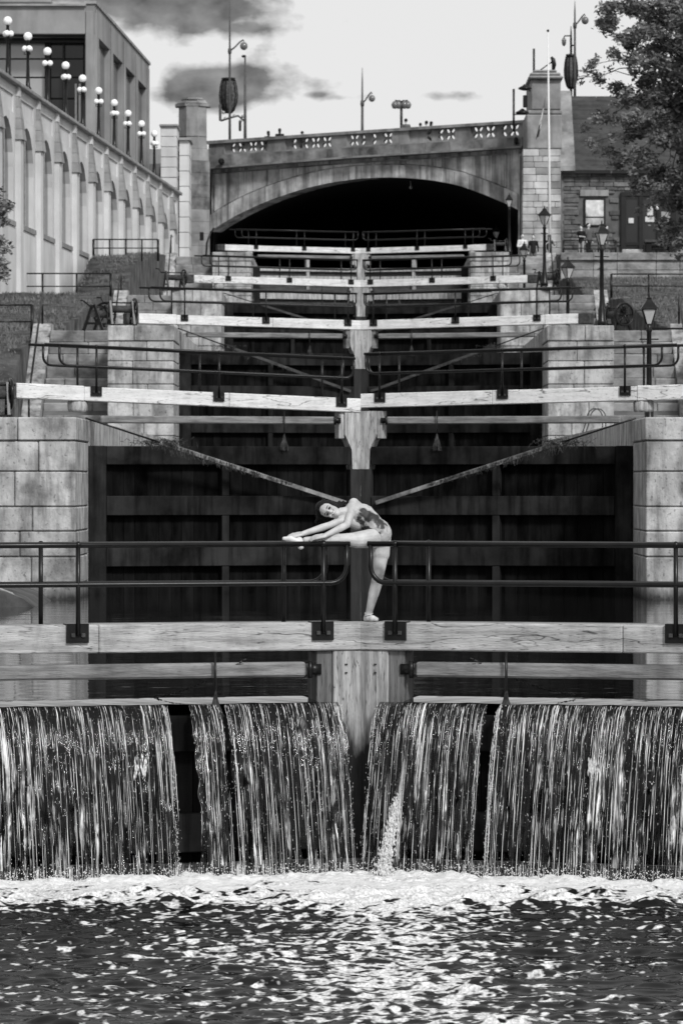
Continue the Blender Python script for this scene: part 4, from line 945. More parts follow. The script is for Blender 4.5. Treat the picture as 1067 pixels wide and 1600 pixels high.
for pi_, (a, c) in enumerate(pan):
    b = MB(); ncell = 8; w = (c-a)/ncell
    for i in range(ncell):
        for j in range(2):
            x0, x1 = a+i*w, a+(i+1)*w; xm = (x0+x1)/2
            t = interp(xm, PT)+4.4; bo = interp(xm, PBm)-1.4; y0 = t+(bo-t)*j/2; y1 = t+(bo-t)*(j+1)/2; ym = (y0+y1)/2
            solid = (i in (0,) and pi_ in (0, 1)) or (pi_ == 3 and i in (0, 1, 2, 4) ) or (pi_==2 and i in (3,5)) or (pi_ == 4 and i == 4)
            ang = math.radians(42 if (i+j) % 2 else -42); ra, rb_ = (w*.30, (y1-y0)*.47); xo = (w*.10 if i % 2 == 0 else -w*.10)
            n_ = 16; outer = []; inner = []
            for k in range(n_):
                th = 2*math.pi*k/n_+math.pi/4; dx, dy = math.cos(th), math.sin(th); mx = max(abs(dx), abs(dy))
                outer.append((xm+dx/mx*(x1-x0)/2, ym+dy/mx*(y1-y0)/2))
                ex, ey = ra*dx, rb_*dy; inner.append((xm+xo+ex*math.cos(ang)-ey*math.sin(ang), ym+ex*math.sin(ang)+ey*math.cos(ang)))
            if solid: b.prism([BP(x, y, .02) for x, y in outer], BNn*.2); continue
            for k in range(n_):
                q = [outer[k], outer[(k+1) % n_], inner[(k+1) % n_], inner[k]]
                b.prism([BP(x, y, 0) for x, y in q], BNn*.2)
    part('pierced_panel', b, M_TOWER, br)
# barrel, deck
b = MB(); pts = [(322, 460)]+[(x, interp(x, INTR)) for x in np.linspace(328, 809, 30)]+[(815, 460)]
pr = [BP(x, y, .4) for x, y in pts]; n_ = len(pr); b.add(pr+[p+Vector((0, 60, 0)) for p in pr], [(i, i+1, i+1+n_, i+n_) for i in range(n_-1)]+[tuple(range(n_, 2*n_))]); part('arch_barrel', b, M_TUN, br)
b = MB(); dk = [BP(120, 243, .5), BP(822, 212, .5)]; dk[0].z = BP(328, 242).z-.3; dk[1].z = BP(821, 213).z-.35
b.prism([dk[0], dk[1], dk[1]-Vector((0, 0, .8)), dk[0]-Vector((0, 0, .8))], (0, 34, 0)); part('deck', b, M_CONC, br)
b = MB(); b.ball(BP(611, 289, 2), .09, 8, 6); b.tube([BP(611, 289, 2), BP(611, 277, 2)], .02, 5); o = part('arch_lamp', b, M_LANT); tag(o, 'small pale lamp hanging under the crown of the bridge arch', 'lamp')

# towers
def tower(label, cxp, Y, tiers, m_, sides=8, rot=0):
    c = P(cxp, 400, Y); r = root('bridge_tower', label, 'tower', tuple(c), 'towers at the bridge ends')
    for (nm, px0, px1, py0, py1, mm, taper) in tiers:
        r1 = (px1-px0)/2*Y/F/math.cos(math.pi/sides); z0 = P(0, py1, Y).z; z1 = P(0, py0, Y).z
        b = MB(); xx = P((px0+px1)/2, 0, Y).x
        b.lathe([(r1, z0+.012), (r1*taper, z1)], (xx, Y+r1*.9, 0), sides, smooth=False); part(nm, b, mm, r)
    return r
tl = [('cap', 283, 317, 151, 154.5, M_TOWER, .94), ('cap', 276, 324, 154.6, 160, M_TOWER, .86), ('cap_moulding', 273, 328, 160.2, 165, M_TOWER, 1.0), ('shaft', 278.5, 322, 165.2, 212, M_TOWER, .98)]
y = 212.2
for k in range(10):
    h = 19; grow = min(1, k/1.5); tl.append(('stone_course', 278.5-1*grow, 323+4*grow, y, y+h, M_BRIDGED if 2 <= k <= 5 else M_TOWER, .995 if k else .94)); y += h
tower('eight sided stone tower with moulded cap at the left end of the bridge', 300, 236.5, tl, M_TOWER, rot=0)
rt = root('bridge_tower', 'square stepped stone tower behind the flagpole at the right end of the bridge', 'tower', tuple(P(850, 400, 231)), 'towers at the bridge ends')
YT = 225.0
for (nm, a, b_, c, d, m_, dy) in [('cap', 833, 870, 108, 112, M_TOWER, .3), ('cap', 828, 876, 112.3, 117, M_TOWER, .1), ('cap_moulding', 825.5, 880, 117.2, 122, M_TOWER, -.1), ('shaft', 829.5, 876, 122.3, 171, M_TOWER, .2), ('shoulder', 824, 878, 171.3, 178, M_TOWER, .1), ('shaft', 822, 878, 178.3, 232, M_TOWER, 0)]:
    pxbox(a, c, b_, d, YT+dy, 6.5, m_, rt, nm, bv=.06)
y = 232.3; row = 0
while y < 402:
    h = random.choice([9, 11, 12.5]); x = 816+ (0 if y > 300 else 1)
    while x < 872:
        w = random.uniform(13, 26); x1 = min(x+w, 876)
        if 876-x1 < 6: x1 = 876
        dy = .02 if row < 6 else -.02
        pxbox(x+.2, y+.15, x1-.2, y+h-.25, YT-.15+random.uniform(-.03, .03), 1.6, M_LIGHTST if random.random() < .72 else M_TOWER, rt, 'stone_block', bv=.02); x = x1
    y += h; row += 1
pxbox(817, 233, 875, 402, YT+.1, 6.2, M_MORTAR, rt, 'core')
# approach walls behind
b = MB(); a = P(876, 400, 236); b.box(a.x-1, 236, 10, 80, 262, P(0, 200, 236).z-2); struct('right_approach', b, M_CONC)
b = MB(); a = P(262, 400, 245); b.box(-60, 245, 10, a.x+1.2, 275, P(0, 232, 245).z); struct('left_approach', b, M_CONC)
b = MB(); a = P(328, 400, 242); b.box(a.x-2.6, 239.2, 10, a.x-.1, 262, P(0, 262, 240).z); struct('left_abutment', b, M_BRIDGED)
# wall bracket with pipe on the left abutment
o = part('wall_pipe', MB().tube([P(322, 402, 232), P(323, 380, 232), P(328, 366, 232.2), P(334, 356, 232.4)], .05, 6), M_IRON); tag(o, 'dark drain pipe curving up beside the left springing of the bridge arch', 'pipe')
o = part('cable_box', MB().box(P(312, 375, 233).x, 233, P(0, 375, 233).z, P(318, 362, 233).x, 233.3, P(0, 362, 233).z, bv=.02), M_IRON); tag(o, 'small dark box on the stone below the left bridge tower', 'box')
o = part('floodlight', MB().box(P(341, 253, 238).x, 238.2, P(0, 255, 238).z, P(350, 253, 238).x, 239, P(0, 246, 238).z, bv=.08), M_IRON); tag(o, 'dark floodlight on the left end of the bridge cornice', 'floodlight')
o = part('floodlight', MB().box(P(803, 226, 229.6).x, 229.4, P(0, 225, 229.6).z, P(808.5, 226, 229.6).x, 230.2, P(0, 213, 229.6).z, bv=.08), M_IRON); tag(o, 'dark floodlight at the right end of the bridge cornice', 'floodlight')

# ------------------------------------------------------------------ bridge lamps and poles
def swan(px, top, lampx, lampy, base, Y, label, lr=9):
    p0 = P(px, base, Y); r = root('bridge_lamp', label, 'street lamp', tuple(p0), 'tall lamps on the bridge'); q = lambda x, y, o=0: P(x, y, Y+o)
    b = MB(); b.tube([q(px, base+18), q(px, base-40), q(px, lampy+12), q(px, (lampy+top)/2), q(px, top)], [.075, .065, .055, .04, .012], 8); part('pole', b, M_POLE, r)
    b = MB(); b.lathe([(.09, -.15), (.11, 0), (.09, .15)], tuple(q(px, lampy+8)), 8)
    b.tube([q(px, lampy+8), q(px+(lampx-px)*.35, lampy+2), q(px+(lampx-px)*.7, lampy-6), q(lampx-1, lampy-10), q(lampx, lampy-7)], .045, 6); part('arm', b, M_POLE, r)
    b = MB(); b.ball(tuple(q(lampx, lampy)), lr*.62*Y/F, 12, 8, (1, 1, 1.05)); part('lamp_glass', b, M_LAMPG, r)
    return r
swan(359, 0, 381, 71, 216, 242, 'tallest bridge lamp with curved arm and globe near the left tower', 10)
swan(566, 105, 581, 153, 203, 236.5, 'bridge lamp with a short bent arm above the arch crown', 8.5)
swan(898, 0, 914, 31, 150, 233, 'bridge lamp with curved arm behind the stone house gable', 9.5)
def basket(px, py0, py1, w, Y, label):
    r = root('oval_ornament', label, 'ornament', tuple(P(px, py1, Y)), 'dark oval ornaments on bridge poles')
    h = (py1-py0)*Y/F; c = P(px, (py0+py1)/2, Y); rw = w/2*Y/F
    b = MB(); b.lathe([(rw*.3, -h/2), (rw*.62, -h*.42), (rw*.92, -h*.2), (rw, .0), (rw*.9, h*.25), (rw*.7, h*.42), (rw*.66, h*.44)], tuple(c), 14); part('oval_body', b, mat('oval_mesh', .05, .3, 2.4, 6, rough=.6), r)
    for k in range(10):
        a = 2*math.pi*k/10; pts = [c+Vector((math.cos(a)*q*rw*1.04, math.sin(a)*q*rw*1.04, z*h)) for q, z in [(.32, -.5), (.64, -.42), (.94, -.2), (1.02, 0), (.92, .25), (.74, .44)]]
        part('rib', MB().tube(pts, .03, 4), M_IRON, r)
    b = MB(); b.lathe([(rw*.8, h*.42), (rw*.84, h*.5), (rw*.6, h*.5)], tuple(c), 12); part('crown_band', b, M_IRON, r)
basket(357, 121, 176, 27, 243, 'dark oval lattice ornament on the tall left bridge pole')
basket(892, 84, 138, 20, 234, 'dark oval lattice ornament on the pole behind the house gable')
r = root('signal_pole', 'slim tapered pole with side brackets right of the tallest bridge lamp', 'pole', tuple(P(383, 215, 241)))
q = lambda x, y: P(x, y, 241)
part('pole', MB().tube([q(383, 232), q(383, 190), q(383, 88)], [.09, .08, .045], 8), M_POLE, r)
part('bracket', MB().tube([q(345, 188), q(357, 184), q(372, 180), q(384, 190)], .06, 6), M_POLE, r)
for (x, y) in ((349, 175), (352, 184), (366, 180), (376, 188), (379, 181)): part('small_globe', MB().ball(tuple(q(x, y)), .09, 8, 6), M_LIGHTC, r)
part('signal_head', MB().box(q(373, 204).x, 240.9, q(0, 204).z, q(377, 204).x, 241.2, q(0, 188).z, bv=.03), M_IRON, r)
part('signal_head', MB().box(q(342, 190).x, 240.9, q(0, 188).z, q(346, 190).x, 241.2, q(0, 162).z, bv=.03), M_POLE, r)
part('bird', MB().ball(tuple(q(381, 87)), .1, 8, 6, (1.4, .6, .8)), M_IRON, r)
r = root('cluster_lamp', 'short bridge lamp with four hanging hoods in a cluster', 'street lamp', tuple(P(627, 197, 236)))
q = lambda x, y: P(x, y, 236)
part('pole', MB().tube([q(627, 215), q(627, 158)], .07, 8), M_IRON, r)
for dx in (-10, -4.5, 4.5, 10):
    part('arm', MB().tube([q(627, 158), q(627+dx, 156)], .04, 5), M_IRON, r); part('lamp_hood', MB().lathe([(.02, -.28), (.14, -.24), (.2, -.05), (.12, .08), (.05, .14)], tuple(q(627+dx, 161)), 10), M_LAMPG, r)
r = root('signal_pole', 'short dark pole with two disc lamps beside the square right tower', 'pole', tuple(P(803, 188, 231)))
q = lambda x, y: P(x, y, 224.0)
part('pole', MB().tube([q(802.5, 205), q(802.5, 138)], .055, 8), M_IRON, r)
part('arm', MB().tube([q(802.5, 178), q(822, 178)], .03, 5), M_IRON, r)
for (x, y) in ((820, 137), (816, 175)): part('disc_lamp', MB().lathe([(.05, .2), (.14, .12), (.33, .02), (.34, -.05), (.1, -.12)][::-1], tuple(q(x, y)), 14), M_IRON, r)
part('signal_head', MB().box(q(817, 165).x, 223.9, q(0, 167).z, q(824, 165).x, 224.2, q(0, 148).z, bv=.03), M_IRON, r)
part('arm', MB().tube([q(822, 137), q(829, 142)], .03, 5), M_IRON, r)
r = root('tower_mast', 'thick dark mast with slanting stay on top of the right tower', 'mast', tuple(P(834, 109, 232)))
q = lambda x, y: P(x, y, 226)
part('mast', MB().tube([q(834, 112), q(834, 75)], .055, 8), M_IRON, r)
part('stay', MB().tube([q(842, 110), q(862, 96)], .03, 5), M_IRON, r)
part('fixture', MB().tube([q(864, 110), q(865.5, 100), q(864, 92), q(861, 88)], [.07, .12, .11, .06], 8), M_IRON, r)
r = root('lantern_pole', 'slim twin pole with a small hanging lantern beside the gable lamp', 'pole', tuple(P(893, 150, 234)))
q = lambda x, y: P(x, y, 234.2)
part('pole', MB().tube([q(892, 165), q(892, 60), q(892, 40)], [.07, .06, .02], 8), M_IRON, r)
part('arm', MB().tube([q(892, 55), q(882, 55), q(881, 58)], .035, 5), M_IRON, r)
part('lantern', MB().lathe([(.05, -.3), (.11, -.2), (.13, .02), (.04, .14)], tuple(q(881, 62)), 8), M_LAMPG, r)
for yy in (70, 85, 100, 115, 130): part('tie', MB().tube([q(892, yy), q(898, yy)], .04, 5), M_IRON, r)

# flagpole + furled flag
fp = root('flagpole', 'tall white flagpole in front of the square right tower', 'flagpole', tuple(P(857, 340, 221)))
part('pole', MB().tube([P(859.5, 420, 221), P(858, 250, 221), P(856, 50, 221)], [.075, .06, .03], 8), M_FLAGP, fp)
part('ball_finial', MB().ball(tuple(P(856, 47, 221)), .07, 8, 6), M_IRON, fp)
def flag_mat():
    m = bpy.data.materials.new('maple_flag'); m.use_nodes = True; t = m.node_tree; L = t.links.new; bs = t.nodes['Principled BSDF']
    uv = N(t, 'ShaderNodeUVMap'); uv.uv_map = 'flag'; sp = N(t, 'ShaderNodeSeparateXYZ'); L(uv.outputs[0], sp.inputs[0])
    x = mth(t, 'ABSOLUTE', mth(t, 'ADD', sp.outputs[0], -.5)); y = mth(t, 'ADD', sp.outputs[1], -.5)
    band = mth(t, 'GREATER_THAN', x, .25)
    lf = mth(t, 'LESS_THAN', mth(t, 'ADD', mth(t, 'MULTIPLY', x, 2.0), mth(t, 'ABSOLUTE', mth(t,'MULTIPLY', y, 1.1))), .27)
    k = mth(t, 'MAXIMUM', band, lf); v = mth(t, 'MULTIPLY_ADD', k, -.52, .58); L(v, bs.inputs['Base Color']); bs.inputs['Roughness'].default_value = .9; return m
vs = []; uvs = []; nu, nv = 15, 22; YG = 220.85
for j in range(nv):
    for i in range(nu):
        u = i/(nu-1); v = j/(nv-1)     # u along the fly, hanging down; v across the hoist
        top = P(855, 150, YG); 
        x = top.x - .08 - u*.34 - (v)*.10 + .10*math.sin(v*9+u*3)*u*.6; z = top.z - u*1.75 - v*.55*(1-u*.3); y = YG + .12*math.sin(v*14+u*2)*(.3+u)
        vs.append((x, y, z)); uvs.append((u, v))
me = bpy.data.meshes.new('flag'); me.from_pydata(vs, [], [(j*nu+i, j*nu+i+1, (j+1)*nu+i+1, (j+1)*nu+i) for j in range(nv-1) for i in range(nu-1)])
ul = me.uv_layers.new(name='flag'); li = np.zeros(len(me.loops), int); me.loops.foreach_get('vertex_index', li); ul.data.foreach_set('uv', np.array(uvs)[li].ravel())
me.materials.append(flag_mat()); o = part('flag', me, None); tag(o, 'limp flag with dark bands and a dark maple leaf on white, hanging on the flagpole', 'flag')
sol = o.modifiers.new('s', 'SOLIDIFY'); sol.thickness = .01

# ------------------------------------------------------------------ stone house
YS = 226.0; hs_ = root('stone_house', 'rubble stone house with steep shingle roof behind the tree on the right', 'house', tuple(P(960, 400, YS)))
zg = 14.6; zev = P(0, 264, YS).z; xl = P(880, 0, YS).x; xr = 19.5
b = MB(); b.box(xl+.05, YS+.08, zg, xr, YS+8, zev); part('wall_core', b, M_MORTAR, hs_)
def inpx(x0, x1, z0, z1):
    a = VX+x0*F/YS; c = VX+x1*F/YS; t = VY-(z1-CZ)*F/YS; bo = VY-(z0-CZ)*F/YS
    if c > 911 and a < 947 and bo > 306 and t < 353: return True
    if c > 971 and bo > 300: return True
    return False
z = zg; cnt = 0
while z < zev-.05:
    h = min(random.uniform(.15, .28), zev-z); x = xl
    while x < P(1085, 0, YS).x:
        w = random.uniform(.3, .85)
        if not inpx(x, x+w, z, z+h):
            b = MB(); b.box(x+.012, YS+random.uniform(-.05, .02), z+.012, x+w-.012, YS+.2, z+h-.012, bv=.02, j=.008); part('stone', b, M_HOUSE, hs_); cnt += 1
        x += w
    z += h
pxbox(906, 296, 951, 306, YS-.05, .3, M_TOWER, hs_, 'lintel'); 
f_ = pxbox(912, 309, 946, 353, YS-.02, .12, M_FRAME, hs_, 'window_frame')
wm = pxbox(915, 312, 943, 338, YS-.06, .03, mat('painted_reflection_glass', .22, .15, 3.4, 1.6, (1, 1, .7), .1, 0, spec=.8), hs_, 'window_pane'); pxbox(915, 340, 943, 351, YS-.06, .03, MATS['painted_reflection_glass'], hs_, 'window_pane')  # mottled pane colour stands in for posters and reflections
pxbox(970, 300, 1090, 399, YS+.05, .05, M_GLASSD, hs_, 'shop_window')
for (a, c) in ((970, 978), (998, 1004), (1026, 1030), (1048, 1056), (1078, 1084)): pxbox(a, 300, c, 399, YS-.12, .15, M_FRAME, hs_, 'door_frame', bv=.01)
pxbox(970, 299, 1090, 306, YS-.14, .2, M_FRAME, hs_, 'door_head', bv=.01); pxbox(978, 378, 1078, 383, YS-.1, .15, M_FRAME, hs_, 'door_rail', bv=.01)
for (a, t, c, d) in ((1011, 322, 1020, 336), (1008, 338, 1022, 346), (1033, 330, 1048, 346), (982, 340, 990, 348)): pxbox(a, t, c, d, YS-.04, .02, M_PAPER if a != 1033 else M_LIGHTC, hs_, 'notice', bv=0)
o = pxbox(1024, 322, 1029, 327, YS-.6, .15, M_GLOBE, None, 'door_lamp', bv=.05); tag(o, 'small bright round lamp above the shop notices', 'lamp')
for (a, t, c, d, mm, lb) in ((972, 389, 1005, 400, M_LIGHTST, 'pale low concrete block under the shop window'), (1057, 389, 1085, 400, M_LIGHTST, 'pale low concrete block at the right photo edge')):
    o = pxbox(a, t, c, d, 222.5, .6, mm, None, 'concrete_block', bv=.03); tag(o, lb, 'block')
bb = root('display_bench', 'dark timber counter below the white notices outside the shop', 'counter', tuple(P(1030, 400, 222)))
pxbox(1007, 374, 1056, 378, 222, .8, M_TIMBD, bb, 'counter_top'); pxbox(1009, 378.2, 1018, 402, 222.1, .6, M_BLACKC, bb, 'leg'); pxbox(1045, 378.2, 1054, 402, 222.1, .6, M_BLACKC, bb, 'leg'); pxbox(1018.2, 384, 1044.8, 390, 222.3, .3, M_BLACKC, bb, 'shelf')
# roof
zr = P(0, 150, YS+4.2).z; xg = P(898, 0, YS).x
nc = 16
for k in range(nc):
    t0, t1 = k/nc, (k+1)/nc; y0, y1 = rb(YS-.35, YS+4.2, t0), rb(YS-.35, YS+4.2, t1); z0, z1 = rb(zev-.05, zr, t0), rb(zev-.05, zr, t1)
    x = xg
    while x < xr:
        w = random.uniform(.9, 1.6); b = MB(); x1 = min(x+w-.01, xr); b.add([(x, y0-.03, z0-.02), (x1, y0-.03, z0-.02), (x1, y1, z1), (x, y1, z1), (x, y0, z0+.05), (x1, y0, z0+.05), (x1, y1+.03, z1+.02), (x, y1+.03, z1+.02)], [(3,2,1,0),(4,5,6,7),(0,1,5,4),(1,2,6,5),(2,3,7,6),(3,0,4,7)])
        part('shingle_strip', b, M_ROOF, hs_); x += w
b = MB(); b.prism([(xg-.1, YS-.3, zev-.06), (xg-.1, YS+4.2, zr-.06), (xg-.1, YS+8.7, zev-.06)], (xr-xg, 0, 0)); part('roof_body', b, M_ROOF, hs_)
xa = P(874, 0, YS).x
b = MB(); b.prism([(xa, YS-.45, zev-.1), (xa, YS-.45, zev+.15), (xa, YS+4.2, zr+.3), (xa, YS+8.9, zev+.15), (xa, YS+8.9, zev-.1), (xa, YS+4.2, zr-.3)], (xg-xa, 0, 0)); part('gable_coping', b, M_TOWER, hs_)
b = MB(); b.prism([(xa+.1, YS, zg), (xa+.1, YS, zev-.1), (xa+.1, YS+4.2, zr-.3), (xa+.1, YS+8, zev-.1), (xa+.1, YS+8, zg)], (xl-xa-.06, 0, 0)); part('gable_wall', b, M_HOUSE, hs_)
b = MB(); b.box(xa+.1, YS-.36, zev-.22, xr, YS-.1, zev-.07); part('eaves_board', b, M_FRAME, hs_)
b = MB(); b.prism([P(869, 402, YS-.6), P(878, 402, YS-.6), P(876, 262, YS-.6), P(873, 240, YS-.6)], (0, .5, 0)); part('corner_buttress', b, M_BRIDGED, hs_)
# terrace wall
tw = root('terrace_wall', 'low stone wall under the terrace on the right, above the dark slope', 'wall', (12, 207, 13))
x = SW+.6
while x < 22:
    w = random.uniform(1.0, 1.8)
    for (a, c) in ((13.0, 13.55), (13.56, 14.0)):
        b = MB(); b.box(x, 207.1+random.uniform(-.02, .02), a, x+w-.015, 207.5, c, bv=.02); part('stone_block', b, M_STEP, tw)
    b = MB(); b.box(x, 206.95, 14.01, x+w-.01, 207.8, 14.36, bv=.02); part('coping_stone', b, M_STEP, tw); x += w

# ------------------------------------------------------------------ lanterns
def lantern():
    r = root('lantern_post', 'x', 'lamp post', (0, 0, 0), 'lantern posts up the right quay')
    b = MB(); b.lathe([(.13, 0), (.13, .12), (.10, .16), (.10, .42), (.075, .5), (.06, .7), (.05, 2.0), (.075, 2.04), (.04, 2.09), (.06, 2.16)], n=10); part('post', b, M_IRON, r)
    b = MB(); b.tube([(-.2, 0, 1.85), (.2, 0, 1.85)], .014, 5); part('ladder_bar', b, M_IRON, r)
    fr = MB()
    for k in range(4):
        a = math.pi/4+k*math.pi/2; a2 = a+math.pi/2; c1, s1, c2, s2 = math.cos(a), math.sin(a), math.cos(a2), math.sin(a2)
        fr.tube([(.075*c1, .075*s1, 2.17), (.20*c1, .20*s1, 2.48)], .014, 5)
        fr.tube([(.20*c1, .20*s1, 2.48), (.20*c2, .20*s2, 2.48)], .014, 5)
    part('lantern_frame', fr, M_IRON, r)
    for k in range(4):
        a = math.pi/4+k*math.pi/2; a2 = a+math.pi/2; c1, s1, c2, s2 = math.cos(a), math.sin(a), math.cos(a2), math.sin(a2)
        p = MB(); p.prism([(.07*c1, .07*s1, 2.175), (.07*c2, .07*s2, 2.175), (.19*c2, .19*s2, 2.475), (.19*c1, .19*s1, 2.475)], (0, 0, .001)); part('pane', p, M_LANT, r)
    b = MB(); b.lathe([(.25, 2.485), (.24, 2.50), (.12, 2.62), (.07, 2.68), (.075, 2.71), (.02, 2.74), (.02, 2.80), (.005, 2.83)], n=4, smooth=False); part('hood', b, M_IRON, r)
    return r
l0 = lantern()
for i, (px, Y, L, lb) in enumerate([(1014, 94, 2, 'nearest lantern post, standing in front of the right lawn'), (940, 120.6, 3, 'thick lantern post beside the winch below the stone house'), (887, 139.8, 3, 'short looking lantern post left of the thick one'),
                                (850.5, 158, 4, 'lantern post in front of the people by the tower'), (819, 181, 4, 'low lantern post at the right bend of the handrails'), (795.5, 207, 5, 'lantern post against the right springing of the arch'), (775, 233, 5, 'dim lantern post inside the bridge arch')]):
    X = (px-VX)*Y/F; z = LV[L]+.0; s_ = 1.0
    if i == 0: l0.location = (X, Y, z); l0['label'] = lb; l0.scale = (1, 1, 1)
    else: dup(l0, (X, Y, z), i*.3, lb, s_)

# ------------------------------------------------------------------ trees
def tree(label, c, rx, ry, rz, n, trunk, cat='tree', seed=1, leaf=.13, name='leafy_tree', lobes=None, hang=0):
    rg = np.random.default_rng(seed); r = root(name, label, cat, tuple(trunk[0]))
    L_ = lobes or [(rg.uniform(-1, 1)*.7, rg.uniform(-1, 1)*.7, rg.uniform(-1, 1)*.75, rg.uniform(.18, .38)) for _ in range(46)]
    q = []; f = []
    lob = [(c[0]+a*rx, c[1]+b*ry, c[2]+d*rz, s*min(rx, rz)) for a, b, d, s in L_]
    wts = np.array([l[3]**1.8 for l in lob]); wts /= wts.sum()
    for i in range(n):
        lx, ly, lz, lr = lob[rg.choice(len(lob), p=wts)]; d = rg.normal(size=3); d /= np.linalg.norm(d); rad = lr*rg.uniform(.35, 1)**.5*rg.uniform(.85, 1.15)
        p = np.array([lx, ly, lz])+d*rad*np.array([1.25, 1.25, .55]); p[2] -= hang*rg.random()
        # twig of 3 leaves
        for k in range(2):
            a = rg.normal(size=3); a[2] *= .5; a /= np.linalg.norm(a); b = np.cross(a, rg.normal(size=3)); b /= np.linalg.norm(b); s = leaf*rg.uniform(.5, 1.25); o = p+rg.normal(size=3)*leaf*.8
            j = len(q); q += [tuple(o-a*s), tuple(o+b*s*.45), tuple(o+a*s), tuple(o-b*s*.45)]; f.append((j, j+1, j+2, j+3))
    me = bpy.data.meshes.new('crown'); me.from_pydata(q, [], f); me.materials.append(M_LEAFG); part('crown', me, None, r, kind='stuff')
    b = MB(); b.tube(trunk, [.34, .3, .26, .2][:len(trunk)]+[.14]*(len(trunk)-4), 10); tr = part('trunk', b, M_BARK, r)
    for (lx, ly, lz, lr) in lob[:45]:
        s0 = Vector(trunk[-1 if rg.random() < .6 else -2]); e = Vector((lx, ly, lz)); pts = [s0]
        for k in range(1, 7): pts.append(s0.lerp(e, k/7)+Vector((rg.normal()*.12, rg.normal()*.15, math.sin(k/7*3.1)*.4+rg.normal()*.10)))
        part('limb', MB().tube(pts+[e], [.09, .07, .05, .04, .028, .02, .014, .008], 5), M_BARK, r)
    return r
YTt = 168; tl_ = []
rgT = np.random.default_rng(11)
# lobes traced as (px,py,radius m) in the crown volume
spec = [(955, 12, .45), (990, 5, .7), (1035, 10, .9), (1075, 20, 1.0), (950, 42, .25), (975, 55, .5), (1010, 50, .75), (1050, 60, .9), (958, 80, .28), (985, 95, .45), (1020, 100, .7), (1050, 110, .8), (1075, 100, .9),
        (922, 100, .20), (940, 112, .28), (965, 125, .38), (985, 145, .4), (912, 115, .10), (1015, 150, .65), (1055, 165, .9), (935, 182, .26), (955, 180, .34), (978, 190, .45), (1005, 195, .5), (1040, 215, .8), (1075, 220, .9), (925, 222, .2), (950, 228, .30), (975, 240, .42), (1005, 245, .55), (1035, 265, .65), (1070, 275, .8),
        (1000, 285, .22), (1030, 305, .4), (1060, 315, .6), (1045, 340, .3), (1075, 345, .5), (1015, 318, .16), (1110, 60, 1.2), (1135, 140, 1.4), (1115, 220, 1.2), (1115, 300, 1.1), (1155, 60, 1.4), (985, 262, .14), (1028, 350, .16)]
extra = []
for (a, b_, rr_) in spec:
    for k in range(2): extra.append((a+rgT.normal()*rr_*34, b_+rgT.normal()*rr_*26, rr_*rgT.uniform(.3, .55)))
spec = [(a, b_, rr_*(.62 if a < 1085 else .9)) for a, b_, rr_ in spec]+[e for e in extra if e[0] > 925 or e[1] > 95]+[(1050, 365, .3), (1068, 378, .35), (1036, 372, .16), (1060, 395, .14), (940, 170, .12), (915, 188, .10)]
cc = P(1120, 180, YTt); lobes = []
for (a, b_, rr_) in spec:
    p = P(a, b_, YTt); lobes.append(((p.x-cc.x)/5.0, rgT.uniform(-.7, .7), (p.z-cc.z)/5.0, rr_/5.0*1.05))
gz = terr(YTt, 1)
tree('big leafy tree overhanging the stone house at the upper right', (cc.x, YTt, cc.z), 5.0, 3.0, 5.0, 23000, [(cc.x+.4, YTt, gz-.3), (cc.x+.3, YTt, gz+2), (cc.x+.1, YTt, gz+4), (cc.x, YTt, cc.z-1), (cc.x, YTt, cc.z+1)], lobes=lobes, leaf=.105, hang=.22)
sp2 = [(3, 325, .22), (10, 322, .12), (2, 345, .16), (4, 392, .2), (8, 388, .12), (1, 410, .2), (5, 425, .16), (-15, 330, .5), (-20, 380, .5), (-12, 430, .4), (-30, 300, .5), (0, 310, .1)]
c2 = P(-25, 370, 140); lobes = [((P(a, b_, 140).x-c2.x)/2, rgT.uniform(-.3, .3), (P(a, b_, 140).z-c2.z)/2, s/2) for a, b_, s in sp2]
gz = terr(140, -1)
tree('small dark sapling whose twigs enter at the left photo edge', tuple(c2), 2, 2, 2, 900, [(c2.x-.2, 140, gz), (c2.x-.1, 140, gz+1), (c2.x, 140, c2.z-.2), (c2.x, 140, c2.z+.4)], cat='sapling', seed=4, leaf=.10, name='sapling', lobes=lobes)

# ------------------------------------------------------------------ people
def capsule(mb, a, b, ra, rb_, n=14):
    a = Vector(a); b = Vector(b); d = b-a; L = d.length; d = d/L if L > 1e-6 else Vector((0, 0, 1))
    x = d.cross(Vector((0, 0, 1)) if abs(d.z) < .9 else Vector((1, 0, 0))).normalized(); y = d.cross(x)
    rings = []
    m = 5
    for i in range(m): t = math.pi/2*(1-(i+.3)/m); rings.append((a-d*ra*math.sin(t), ra*math.cos(t)))
    for i in range(m): t = math.pi/2*((i+.7)/m); rings.append((b+d*rb_*math.sin(t), rb_*math.cos(t)))
    vs = []; fs = []
    for c, r in rings:
        for k in range(n): an = 2*math.pi*k/n; vs.append(c+(x*math.cos(an)+y*math.sin(an))*r)
    R = len(rings)
    for i in range(R-1):
        for k in range(n): fs.append((i*n+k, i*n+(k+1) % n, (i+1)*n+(k+1) % n, (i+1)*n+k))
    fs += [tuple(range(n))[::-1], tuple((R-1)*n+k for k in range(n))]
    mb.add(vs, fs)
def ellips(mb, c, r, R=None):
    m = MB().ball((0, 0, 0), 1, 14, 10, r); R = R or Matrix.Identity(3); mb.add([Vector(c)+R @ v for v in m.v], m.f)
